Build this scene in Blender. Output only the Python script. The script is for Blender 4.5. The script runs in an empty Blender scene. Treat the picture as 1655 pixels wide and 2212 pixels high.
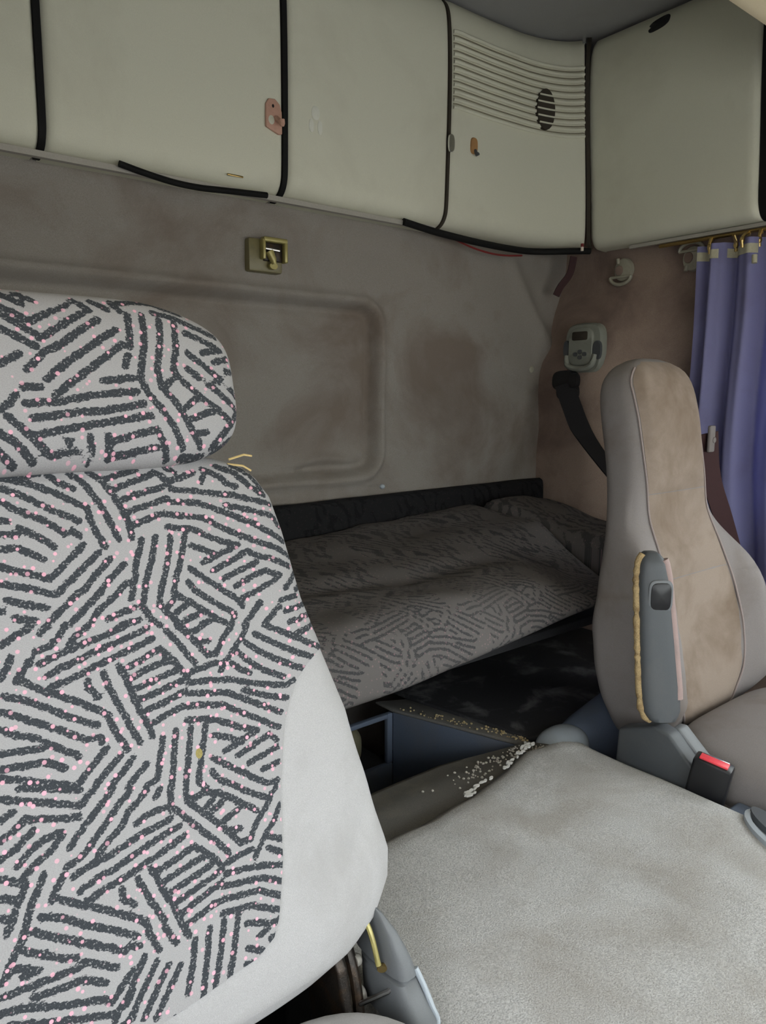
import bpy, bmesh, math, random
import numpy as np
from mathutils import Vector, Matrix, noise as mnoise
random.seed(4)
PI = math.pi
SC = bpy.context.scene
COL = SC.collection
# ------------------------------------------------------------------ camera, sky, exposure
F_PX, YAW, PITCH = 1600.0, math.radians(39), math.radians(9)
cam_data = bpy.data.cameras.new("camera"); cam = bpy.data.objects.new("camera", cam_data); COL.objects.link(cam)
cam_data.sensor_fit = 'HORIZONTAL'; cam_data.sensor_width = 36.0
cam_data.lens = 36.0 * F_PX / 1655.0
cam_data.clip_start = 0.02
cam.rotation_euler = (PI/2 - PITCH, 0, -YAW)
SC.camera = cam
SC.view_settings.view_transform = 'Standard'; SC.view_settings.look = 'None'
SC.view_settings.gamma = 1; SC.view_settings.use_curve_mapping = False
SC.view_settings.exposure = 1.15
world = bpy.data.worlds.new("overcast sky"); SC.world = world; world.use_nodes = True
wbg = world.node_tree.nodes["Background"]
wn, wl = world.node_tree.nodes, world.node_tree.links       # overcast day: ground below the horizon, sky brightening smoothly to the zenith
wtc = wn.new("ShaderNodeTexCoord"); wsep = wn.new("ShaderNodeSeparateXYZ"); wl.new(wtc.outputs["Generated"], wsep.inputs[0])
wmr = wn.new("ShaderNodeMapRange"); wl.new(wsep.outputs[2], wmr.inputs[0]); wmr.inputs[1].default_value = -1; wmr.inputs[2].default_value = 1
wrp = wn.new("ShaderNodeValToRGB"); wl.new(wmr.outputs[0], wrp.inputs[0])
wrp.color_ramp.elements[0].position = 0.48; wrp.color_ramp.elements[0].color = (0.36, 0.35, 0.34, 1)
wrp.color_ramp.elements[1].position = 1.0; wrp.color_ramp.elements[1].color = (0.97, 0.99, 1.02, 1)
e_ = wrp.color_ramp.elements.new(0.51); e_.color = (0.59, 0.60, 0.61, 1)
wl.new(wrp.outputs[0], wbg.inputs[0]); wbg.inputs[1].default_value = 4.0
def area(name, loc, rot, sx, sy, power, col):
    l = bpy.data.lights.new(name, 'AREA'); l.shape = 'RECTANGLE'; l.size = sx; l.size_y = sy
    l.energy = power; l.color = col
    o = bpy.data.objects.new(name, l); o.location = loc; o.rotation_euler = rot; COL.objects.link(o); return o

# ------------------------------------------------------------------ materials
def new_mat(name):
    m = bpy.data.materials.new(name); m.use_nodes = True
    return m, m.node_tree.nodes, m.node_tree.links, m.node_tree.nodes["Principled BSDF"]
def ramp(N, stops, interp='LINEAR'):
    r = N.new("ShaderNodeValToRGB"); r.color_ramp.interpolation = interp
    e = r.color_ramp.elements
    while len(e) < len(stops): e.new(0.5)
    for i, (p, c) in enumerate(stops):
        e[i].position = p; e[i].color = (*c, 1) if len(c) == 3 else c
    return r
def srgb(r, g, b):
    f = lambda c: (c/255/12.92) if c/255 <= 0.04045 else ((c/255+0.055)/1.055)**2.4
    return (f(r), f(g), f(b))
def mix(N, L, fac, a, b, blend='MIX'):
    n = N.new("ShaderNodeMix"); n.data_type = 'RGBA'; n.blend_type = blend
    for sock, v in ((n.inputs[0], fac), (n.inputs[6], a), (n.inputs[7], b)):
        if isinstance(v, (int, float)): sock.default_value = v
        elif isinstance(v, tuple): sock.default_value = (*v, 1)
        else: L.new(v, sock)
    return n.outputs[2]
def noise_tex(N, L, scale, detail=3, rough=0.55, coord=None, dist=0.0):
    n = N.new("ShaderNodeTexNoise"); n.inputs["Scale"].default_value = scale; n.inputs["Detail"].default_value = detail
    n.inputs["Roughness"].default_value = rough; n.inputs["Distortion"].default_value = dist
    if coord is not None: L.new(coord, n.inputs["Vector"])
    return n
def worn(name, base, stain=None, stain_amt=0.5, stain_scale=3.0, rough=0.8, bump=0.15, grain=900, var=0.12, spec=0.3, stain_lo=0.5, metal=0.0):
    """plain material with broad dirt patches, fine grain and a fine bump"""
    m, N, L, P = new_mat(name)
    geo = N.new("ShaderNodeNewGeometry"); co = geo.outputs["Position"]
    n1 = noise_tex(N, L, grain, 2, 0.6, co)
    lo = tuple(c*(1-var) for c in base); hi = tuple(min(1, c*(1+var)) for c in base)
    r1 = ramp(N, [(0.3, lo), (0.7, hi)]); L.new(n1.outputs[0], r1.inputs[0]); col = r1.outputs[0]
    if stain:
        n2 = noise_tex(N, L, stain_scale, 5, 0.6, co, 0.4)
        r2 = ramp(N, [(stain_lo, (0, 0, 0)), (min(1, stain_lo+0.22), (stain_amt,)*3)]); L.new(n2.outputs[0], r2.inputs[0])
        col = mix(N, L, r2.outputs[0], col, stain)
    L.new(col, P.inputs["Base Color"])
    P.inputs["Roughness"].default_value = rough; P.inputs["Specular IOR Level"].default_value = spec
    P.inputs["Metallic"].default_value = metal
    if bump:
        b = N.new("ShaderNodeBump"); b.inputs["Strength"].default_value = bump; b.inputs["Distance"].default_value = 0.002
        L.new(n1.outputs[0], b.inputs["Height"]); L.new(b.outputs[0], P.inputs["Normal"])
    return m
def printed_fabric(name, light, dark, dot, dot_amt=1.0, dirt=0.0, dirt_col=(0.1, 0.08, 0.07)):
    """woven print: mesh attribute 'stripe' = distance to the nearest printed bar (m); frayed edge and pink flecks from noise"""
    m, N, L, P = new_mat(name)
    at = N.new("ShaderNodeAttribute"); at.attribute_name = "stripe"
    uv = N.new("ShaderNodeUVMap"); uv.uv_map = "cloth"
    mp = N.new("ShaderNodeMapping"); mp.inputs["Scale"].default_value = (0.55, 1.0, 1.0); L.new(uv.outputs[0], mp.inputs[0])
    nf = noise_tex(N, L, 520, 3, 0.6, mp.outputs[0]); ns = noise_tex(N, L, 150, 2, 0.5, uv.outputs[0])
    a1 = N.new("ShaderNodeMath"); a1.operation = 'MULTIPLY_ADD'; L.new(nf.outputs[0], a1.inputs[0]); a1.inputs[1].default_value = 0.0050; L.new(at.outputs["Fac"], a1.inputs[2])
    a2 = N.new("ShaderNodeMath"); a2.operation = 'MULTIPLY_ADD'; L.new(ns.outputs[0], a2.inputs[0]); a2.inputs[1].default_value = 0.0035; L.new(a1.outputs[0], a2.inputs[2])
    mr = N.new("ShaderNodeMapRange"); L.new(a2.outputs[0], mr.inputs[0])
    mr.inputs[1].default_value = 0.0040; mr.inputs[2].default_value = 0.0045; mr.inputs[3].default_value = 1; mr.inputs[4].default_value = 0
    fk = noise_tex(N, L, 430, 2, 0.5, uv.outputs[0]); rk = ramp(N, [(0.60, (1, 1, 1)), (0.66, (0.25, 0.25, 0.25))]); L.new(fk.outputs[0], rk.inputs[0])
    mk = N.new("ShaderNodeMath"); mk.operation = 'MULTIPLY'; L.new(mr.outputs[0], mk.inputs[0]); L.new(rk.outputs[0], mk.inputs[1])
    wv = noise_tex(N, L, 1400, 1, 0.5, mp.outputs[0])
    rl = ramp(N, [(0.3, tuple(c*0.9 for c in light)), (0.7, tuple(min(1, c*1.08) for c in light))]); L.new(wv.outputs[0], rl.inputs[0])
    rd = ramp(N, [(0.3, tuple(c*0.75 for c in dark)), (0.75, tuple(c*1.5 for c in dark))]); L.new(wv.outputs[0], rd.inputs[0])
    col = mix(N, L, mk.outputs[0], rl.outputs[0], rd.outputs[0])
    vo = N.new("ShaderNodeTexVoronoi"); vo.inputs["Scale"].default_value = 112; vo.inputs["Randomness"].default_value = 0.95; L.new(uv.outputs[0], vo.inputs["Vector"])
    d1 = N.new("ShaderNodeMapRange"); L.new(vo.outputs["Distance"], d1.inputs[0])
    d1.inputs[1].default_value = 0.20; d1.inputs[2].default_value = 0.245; d1.inputs[3].default_value = dot_amt; d1.inputs[4].default_value = 0
    sx = N.new("ShaderNodeSeparateColor"); L.new(vo.outputs["Color"], sx.inputs[0])
    kp = N.new("ShaderNodeMapRange"); L.new(sx.outputs[0], kp.inputs[0]); kp.inputs[1].default_value = 0.0; kp.inputs[2].default_value = 0.9
    kp.inputs[3].default_value = 0.5; kp.inputs[4].default_value = 1.0
    k2 = N.new("ShaderNodeMath"); k2.operation = 'MULTIPLY'; L.new(d1.outputs[0], k2.inputs[0]); L.new(kp.outputs[0], k2.inputs[1])
    col = mix(N, L, k2.outputs[0], col, dot)
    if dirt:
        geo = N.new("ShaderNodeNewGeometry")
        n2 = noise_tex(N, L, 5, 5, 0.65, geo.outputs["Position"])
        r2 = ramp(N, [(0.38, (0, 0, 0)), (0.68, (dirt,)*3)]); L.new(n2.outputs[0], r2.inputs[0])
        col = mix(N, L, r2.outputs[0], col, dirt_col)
    L.new(col, P.inputs["Base Color"]); P.inputs["Roughness"].default_value = 0.9; P.inputs["Specular IOR Level"].default_value = 0.15
    b = N.new("ShaderNodeBump"); b.inputs["Strength"].default_value = 0.25; b.inputs["Distance"].default_value = 0.0008
    L.new(wv.outputs[0], b.inputs["Height"]); L.new(b.outputs[0], P.inputs["Normal"])
    return m
def plain(name, col, rough=0.5, metal=0.0, spec=0.5, alpha=None):
    return worn(name, col, None, rough=rough, bump=0.0, var=0.05, spec=spec, metal=metal, grain=300)

M = {}
M['print'] = printed_fabric("printed seat fabric", (0.36, 0.355, 0.36), (0.042, 0.047, 0.054), (0.80, 0.42, 0.52))
M['print_shaded_dirty'] = printed_fabric("shade darkened dirty print", (0.135, 0.125, 0.122), (0.050, 0.050, 0.053), (0.32, 0.20, 0.22), 0.45, 0.45, (0.10, 0.092, 0.088))  # same print with the bunk's shade in its colours, plus dirt patches
M['print_black'] = printed_fabric("dark printed fabric", (0.016, 0.016, 0.017), (0.008, 0.008, 0.009), (0.10, 0.06, 0.07), 0.2)  # near-black colours paint the shaded gap behind the mattress
M['grey_velour'] = worn("light grey velour", (0.43, 0.425, 0.43), (0.31, 0.30, 0.29), 0.6, 7, 0.9, 0.25, 1100, 0.12, 0.2)
M['far_velour'] = worn("grey velour", (0.235, 0.215, 0.21), (0.17, 0.14, 0.12), 0.6, 6, 0.9, 0.2, 900, 0.1, 0.2)
M['far_tan'] = worn("tan stained velour", (0.275, 0.222, 0.182), (0.17, 0.125, 0.09), 0.8, 6, 0.9, 0.2, 900, 0.1, 0.2, 0.44)
M['lining'] = worn("dirty grey brown wall lining", (0.29, 0.265, 0.24), (0.18, 0.14, 0.11), 0.75, 3.2, 0.95, 0.3, 500, 0.12, 0.1, 0.42)
M['brown_carpet'] = worn("brown wall carpet", (0.33, 0.25, 0.205), (0.19, 0.135, 0.115), 0.8, 4.5, 0.95, 0.3, 500, 0.15, 0.1, 0.42)
M['locker'] = worn("olive grey moulded plastic", (0.68, 0.672, 0.55), (0.54, 0.52, 0.415), 0.5, 3, 0.6, 0.1, 700, 0.04, 0.3)
M['rubber'] = plain("black rubber", (0.008, 0.008, 0.008), 0.7, 0, 0.2)
M['seam'] = plain("brown seam", (0.05, 0.042, 0.032), 0.8, 0, 0.2)
M['ceiling'] = worn("dark grey headlining", (0.36, 0.36, 0.36), (0.30, 0.295, 0.29), 0.5, 5, 0.95, 0.2, 600, 0.1, 0.1)
M['tunnel'] = worn("worn grey tunnel carpet", (0.46, 0.46, 0.455), (0.28, 0.255, 0.22), 0.5, 6.0, 0.95, 0.5, 420, 0.26, 0.1, 0.44)
M['vinyl'] = worn("dusty dark vinyl", (0.17, 0.165, 0.155), (0.28, 0.26, 0.22), 0.6, 10, 0.75, 0.2, 500, 0.15, 0.3, 0.5)
M['blue_panel'] = worn("blue grey plastic", (0.125, 0.155, 0.215), (0.16, 0.16, 0.17), 0.5, 6, 0.6, 0.1, 600, 0.08, 0.3)
M['black_mat'] = worn("scuffed black mat", (0.028, 0.028, 0.031), (0.26, 0.26, 0.26), 0.7, 9, 0.6, 0.2, 400, 0.2, 0.4, 0.52)
M['dark_plastic'] = worn("dark grey plastic", (0.075, 0.082, 0.09), (0.11, 0.11, 0.11), 0.5, 9, 0.5, 0.1, 900, 0.06, 0.4)
M['grey_plastic'] = worn("grey plastic", (0.155, 0.165, 0.175), (0.12, 0.12, 0.12), 0.4, 9, 0.5, 0.05, 900, 0.05, 0.4)
M['pale_plastic'] = worn("pale blue grey plastic", (0.42, 0.47, 0.52), (0.30, 0.31, 0.31), 0.4, 12, 0.45, 0.05, 900, 0.05, 0.5)
M['control'] = worn("grey green control plastic", (0.25, 0.26, 0.225), (0.18, 0.18, 0.15), 0.5, 30, 0.5, 0.05, 900, 0.05, 0.4)
M['black'] = plain("black plastic", (0.010, 0.010, 0.012), 0.4)
M['webbing'] = worn("black seat belt webbing", (0.016, 0.015, 0.017), None, rough=0.8, grain=1500, var=0.3)
M['belt_red'] = worn("dark maroon belt webbing", (0.055, 0.026, 0.027), None, rough=0.8, grain=1500, var=0.3)
M['foam'] = worn("torn yellow foam", (0.46, 0.34, 0.18), (0.22, 0.14, 0.065), 0.85, 45, 0.95, 0.8, 500, 0.25, 0.1)
M['worn_pink'] = worn("rubbed pinkish plastic", (0.34, 0.25, 0.235), (0.22, 0.18, 0.17), 0.5, 30, 0.7, 0.1, 900, 0.06, 0.3)
M['curtain'] = worn("blue curtain cloth", (0.30, 0.30, 0.54), (0.22, 0.20, 0.36), 0.4, 8, 0.75, 0.1, 900, 0.08, 0.3)
def add_translucency(m, col, fac):
    N, L = m.node_tree.nodes, m.node_tree.links
    t = N.new("ShaderNodeBsdfTranslucent"); t.inputs[0].default_value = (*col, 1); x = N.new("ShaderNodeMixShader"); x.inputs[0].default_value = fac
    L.new(N["Principled BSDF"].outputs[0], x.inputs[1]); L.new(t.outputs[0], x.inputs[2]); L.new(x.outputs[0], N["Material Output"].inputs[0])
add_translucency(M['curtain'], (0.30, 0.32, 0.60), 0.25)
M['groove'] = worn("brown groove lines", (0.26, 0.24, 0.175), None, rough=0.9, grain=600)
M['tape'] = worn("cream curtain tape", (0.52, 0.50, 0.37), (0.4, 0.36, 0.24), 0.5, 30, 0.8, 0.2, 600, 0.1)
M['brass'] = plain("brass", (0.60, 0.44, 0.18), 0.35, 1.0)
M['rail'] = plain("dull aluminium", (0.42, 0.40, 0.36), 0.4, 0.3)
M['chrome'] = plain("chrome", (0.75, 0.75, 0.75), 0.2, 1.0)
M['olive_metal'] = worn("olive lacquered steel", (0.19, 0.165, 0.075), (0.10, 0.085, 0.05), 0.5, 40, 0.4, 0.05, 900, 0.06, 0.6)
M['gold_metal'] = worn("yellowed steel", (0.40, 0.35, 0.13), (0.2, 0.17, 0.08), 0.5, 40, 0.35, 0.05, 900, 0.06, 0.6, metal=0.3)
M['pink_plastic'] = worn("salmon pink plastic", (0.56, 0.33, 0.25), (0.42, 0.25, 0.18), 0.4, 60, 0.5, 0.05, 900, 0.05)
M['orange_plastic'] = worn("orange brown plastic", (0.42, 0.23, 0.095), (0.3, 0.16, 0.07), 0.4, 60, 0.5, 0.05, 900, 0.05)
M['clear_plastic'] = worn("yellowed translucent plastic", (0.36, 0.345, 0.27), (0.25, 0.23, 0.17), 0.5, 60, 0.3, 0.05, 900, 0.08, 0.6)
M['cream'] = worn("cream lining", (0.74, 0.64, 0.44), (0.62, 0.52, 0.34), 0.4, 5, 0.7, 0.1, 800, 0.05)
M['red_button'] = plain("red release button", (0.78, 0.06, 0.08), 0.35)
M['red_wire'] = plain("red wire", (0.22, 0.02, 0.02), 0.5)
M['dark_metal'] = worn("greasy dark steel", (0.030, 0.024, 0.020), (0.10, 0.055, 0.025), 0.6, 40, 0.4, 0.2, 400, 0.2, 0.6, 0.5, 0.5)
M['crumb'] = worn("yellowish crumbs", (0.55, 0.44, 0.24), (0.35, 0.33, 0.28), 0.9, 80, 0.9, 0.0, 900, 0.1)
M['crumb_white'] = worn("white crumbs", (0.62, 0.60, 0.55), None, rough=0.9, bump=0, grain=900)
M['fibre'] = worn("worn pale fibres", (0.46, 0.45, 0.42), None, rough=0.95, grain=600)
M['yellow_stain'] = worn("dried yellow stain", (0.30, 0.25, 0.09), None, rough=0.9, grain=600)
M['piping'] = worn("pinkish grey piping", (0.30, 0.25, 0.24), None, rough=0.9, grain=900)
M['straw'] = plain("straw", (0.62, 0.46, 0.20), 0.6)
def pane_mat():
    m, N, L, P = new_mat("window glass")
    t = N.new("ShaderNodeBsdfTransparent"); t.inputs[0].default_value = (0.95, 0.97, 0.96, 1)
    g = N.new("ShaderNodeBsdfGlossy"); g.inputs["Roughness"].default_value = 0.02
    x = N.new("ShaderNodeMixShader"); x.inputs[0].default_value = 0.06
    L.new(t.outputs[0], x.inputs[1]); L.new(g.outputs[0], x.inputs[2]); L.new(x.outputs[0], N["Material Output"].inputs[0]); return m
M['glass'] = pane_mat()
M['floor'] = worn("dark rubber floor", (0.03, 0.03, 0.032), None, rough=0.8, grain=300, var=0.2)
M['shell'] = worn("grey inner cab panel", (0.22, 0.22, 0.21), None, rough=0.8, grain=300)
M['canister'] = worn("olive beige plastic", (0.20, 0.185, 0.12), (0.12, 0.11, 0.08), 0.5, 30, 0.5)
M['lamp'] = plain("clear bulb glass", (0.8, 0.7, 0.6), 0.1)
M['white_chalk'] = worn("faded sticker residue", (0.73, 0.73, 0.64), (0.68, 0.672, 0.55), 0.6, 90, 0.8, 0.05, 900, 0.05)
# ------------------------------------------------------------------ object helpers
def link(name, verts, faces, mat, root=None, smooth=True, loc=None, sharp=None):
    """one mesh object; vertices are given in world space; a child is stored relative to its thing"""
    v = np.asarray(verts, dtype=float).reshape(-1, 3)
    if root is not None: base = np.array(ROOT_LOC[root.name])
    elif loc is not None: base = np.array(loc)
    else:
        mn, mx = v.min(0), v.max(0); base = np.array([(mn[0]+mx[0])/2, (mn[1]+mx[1])/2, mn[2]])
    me = bpy.data.meshes.new(name)
    me.from_pydata((v-base).tolist(), [], [tuple(int(i) for i in f) for f in faces])
    me.validate(clean_customdata=False); me.update()
    bm = bmesh.new(); bm.from_mesh(me); bmesh.ops.recalc_face_normals(bm, faces=bm.faces); bm.to_mesh(me); bm.free()
    if smooth:
        me.polygons.foreach_set("use_smooth", [True]*len(me.polygons))
        try: me.set_sharp_from_angle(angle=math.radians(sharp if sharp else 45))
        except Exception: pass
    o = bpy.data.objects.new(name, me); COL.objects.link(o)
    me.materials.append(mat)
    if root is not None: o.parent = root; ROOT_LOC[o.name] = tuple(base)
    else: o.location = base; ROOT_LOC[o.name] = tuple(base)
    return o
ROOT_LOC = {}
def tag(o, label, cat, group=None):
    o["label"] = label; o["category"] = cat
    if group: o["group"] = group
    return o
def thing(name, loc, label, cat, group=None):
    o = bpy.data.objects.new(name, None); o.location = loc; o.empty_display_size = 0.05; COL.objects.link(o)
    ROOT_LOC[o.name] = tuple(loc)
    return tag(o, label, cat, group)
def structure(o): o["kind"] = "structure"; return o
def grid_faces(nu, nv, closed_v=False, off=0):
    f = []
    for i in range(nu-1):
        for j in range(nv if closed_v else nv-1):
            j2 = (j+1) % nv
            f.append((off+i*nv+j, off+i*nv+j2, off+(i+1)*nv+j2, off+(i+1)*nv+j))
    return f
def loft(rings, cap=True):
    nv = len(rings[0]); v = [p for r in rings for p in r]; f = grid_faces(len(rings), nv, True)
    if cap:
        for k in (0, len(rings)-1):
            c = np.mean(np.array(rings[k]), axis=0); ci = len(v); v.append(tuple(c))
            for j in range(nv): f.append((k*nv+j, k*nv+(j+1) % nv, ci))
    return v, f
def bevel_box(x0, x1, y0, y1, z0, z1, b=0.004, seg=2):
    return bevel_poly([(x0, y0), (x1, y0), (x1, y1), (x0, y1)], 'z', z0, z1, b, seg)
def bevel_poly(poly, axis, a, c, b=0.004, seg=2):
    """prism over a polygon, all edges bevelled; polygon in the two other axes (x:y,z  y:x,z  z:x,y)"""
    bm = bmesh.new()
    def P(p, t): return {'x': (t, p[0], p[1]), 'y': (p[0], t, p[1]), 'z': (p[0], p[1], t)}[axis]
    lo = [bm.verts.new(P(p, a)) for p in poly]; hi = [bm.verts.new(P(p, c)) for p in poly]
    n = len(poly)
    bm.faces.new(lo); bm.faces.new(hi)
    for i in range(n): bm.faces.new((lo[i], lo[(i+1) % n], hi[(i+1) % n], hi[i]))
    bmesh.ops.recalc_face_normals(bm, faces=bm.faces)
    if b: bmesh.ops.bevel(bm, geom=list(bm.edges), offset=b, segments=seg, profile=0.5, affect='EDGES', clamp_overlap=True)
    bm.verts.index_update()
    v = [tuple(q.co) for q in bm.verts]; f = [tuple(q.index for q in fc.verts) for fc in bm.faces]; bm.free()
    return v, f
def join(*vf):
    V, Fc = [], []
    for v, f in vf:
        o = len(V); V += [tuple(p) for p in v]; Fc += [tuple(i+o for i in q) for q in f]
    return V, Fc
def tube(pts, r, n=8, flat=None, up=(0, 0, 1)):
    """round (or flattened) bar along a polyline"""
    P = [Vector(p) for p in pts]; rings = []
    for i, p in enumerate(P):
        t = (P[min(i+1, len(P)-1)] - P[max(i-1, 0)]).normalized()
        u = Vector(up) - t*Vector(up).dot(t)
        if u.length < 1e-4: u = Vector((1, 0, 0)) - t*t.x
        u.normalize(); w = t.cross(u)
        ri = r[i] if isinstance(r, (list, tuple)) else r
        ru, rw = (ri, ri) if flat is None else flat
        rings.append([tuple(p + u*ru*math.cos(2*PI*k/n) + w*rw*math.sin(2*PI*k/n)) for k in range(n)])
    return loft(rings)
def smooth_path(pts, n=6):
    out = []; P = [Vector(p) for p in pts]
    for i in range(len(P)-1):
        p0, p1, p2, p3 = P[max(i-1, 0)], P[i], P[i+1], P[min(i+2, len(P)-1)]
        for k in range(n):
            t = k/n
            out.append(tuple(0.5*((2*p1)+(p2-p0)*t+(2*p0-5*p1+4*p2-p3)*t*t+(3*p1-p0-3*p2+p3)*t**3)))
    out.append(tuple(P[-1])); return out
def strap(pts, width_dir, w, th):
    """flat belt: rectangle section, width along width_dir"""
    wd = Vector(width_dir).normalized(); P = [Vector(p) for p in pts]; rings = []
    for i, p in enumerate(P):
        t = (P[min(i+1, len(P)-1)] - P[max(i-1, 0)]).normalized(); u = (wd - t*wd.dot(t)).normalized(); nn = t.cross(u)
        rings.append([tuple(p+u*a*w/2+nn*b*th/2) for a, b in ((-1, -1), (1, -1), (1, 1), (-1, 1))])
    return loft(rings)
def disc(c, ax_u, ax_v, ru, rv, th, n=24, p=2.0, dome=0.0):
    """short superellipse plate: front at c + th*normal"""
    c = Vector(c); u = Vector(ax_u).normalized(); v = Vector(ax_v).normalized(); nn = u.cross(v)
    def ring(k, h):
        r = []
        for i in range(n):
            a = 2*PI*i/n; ca, sa = math.cos(a), math.sin(a)
            r.append(tuple(c + u*ru*k*math.copysign(abs(ca)**(2/p), ca) + v*rv*k*math.copysign(abs(sa)**(2/p), sa) + nn*h))
        return r
    rings = [ring(1, 0), ring(1, th*0.7), ring(0.93, th)]
    if dome: rings += [ring(k, th+dome*(1-k*k)) for k in (0.75, 0.5, 0.25)]
    return loft(rings)
def interp(tab, s):
    xs = [t[0] for t in tab]; ys = [t[1] for t in tab]
    return float(np.interp(s, xs, ys))
def sm_interp(tab, s):
    """smooth (Catmull-Rom) table lookup"""
    if s <= tab[0][0]: return tab[0][1]
    if s >= tab[-1][0]: return tab[-1][1]
    for i in range(len(tab)-1):
        if tab[i][0] <= s <= tab[i+1][0]:
            x0, y0 = tab[i]; x1, y1 = tab[i+1]
            def slope(k):
                if k <= 0 or k >= len(tab)-1: return 0 if k <= 0 and False else (tab[min(k+1, len(tab)-1)][1]-tab[max(k-1, 0)][1])/(tab[min(k+1, len(tab)-1)][0]-tab[max(k-1, 0)][0])
                return (tab[k+1][1]-tab[k-1][1])/(tab[k+1][0]-tab[k-1][0])
            h = x1-x0; t = (s-x0)/h; m0, m1 = slope(i)*h, slope(i+1)*h
            return (2*t**3-3*t*t+1)*y0+(t**3-2*t*t+t)*m0+(-2*t**3+3*t*t)*y1+(t**3-t*t)*m1
def ss(a, b, x):
    t = min(1, max(0, (x-a)/(b-a))); return t*t*(3-2*t)
def nz(x, y, z=0.0): return mnoise.noise((x, y, z))
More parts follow.
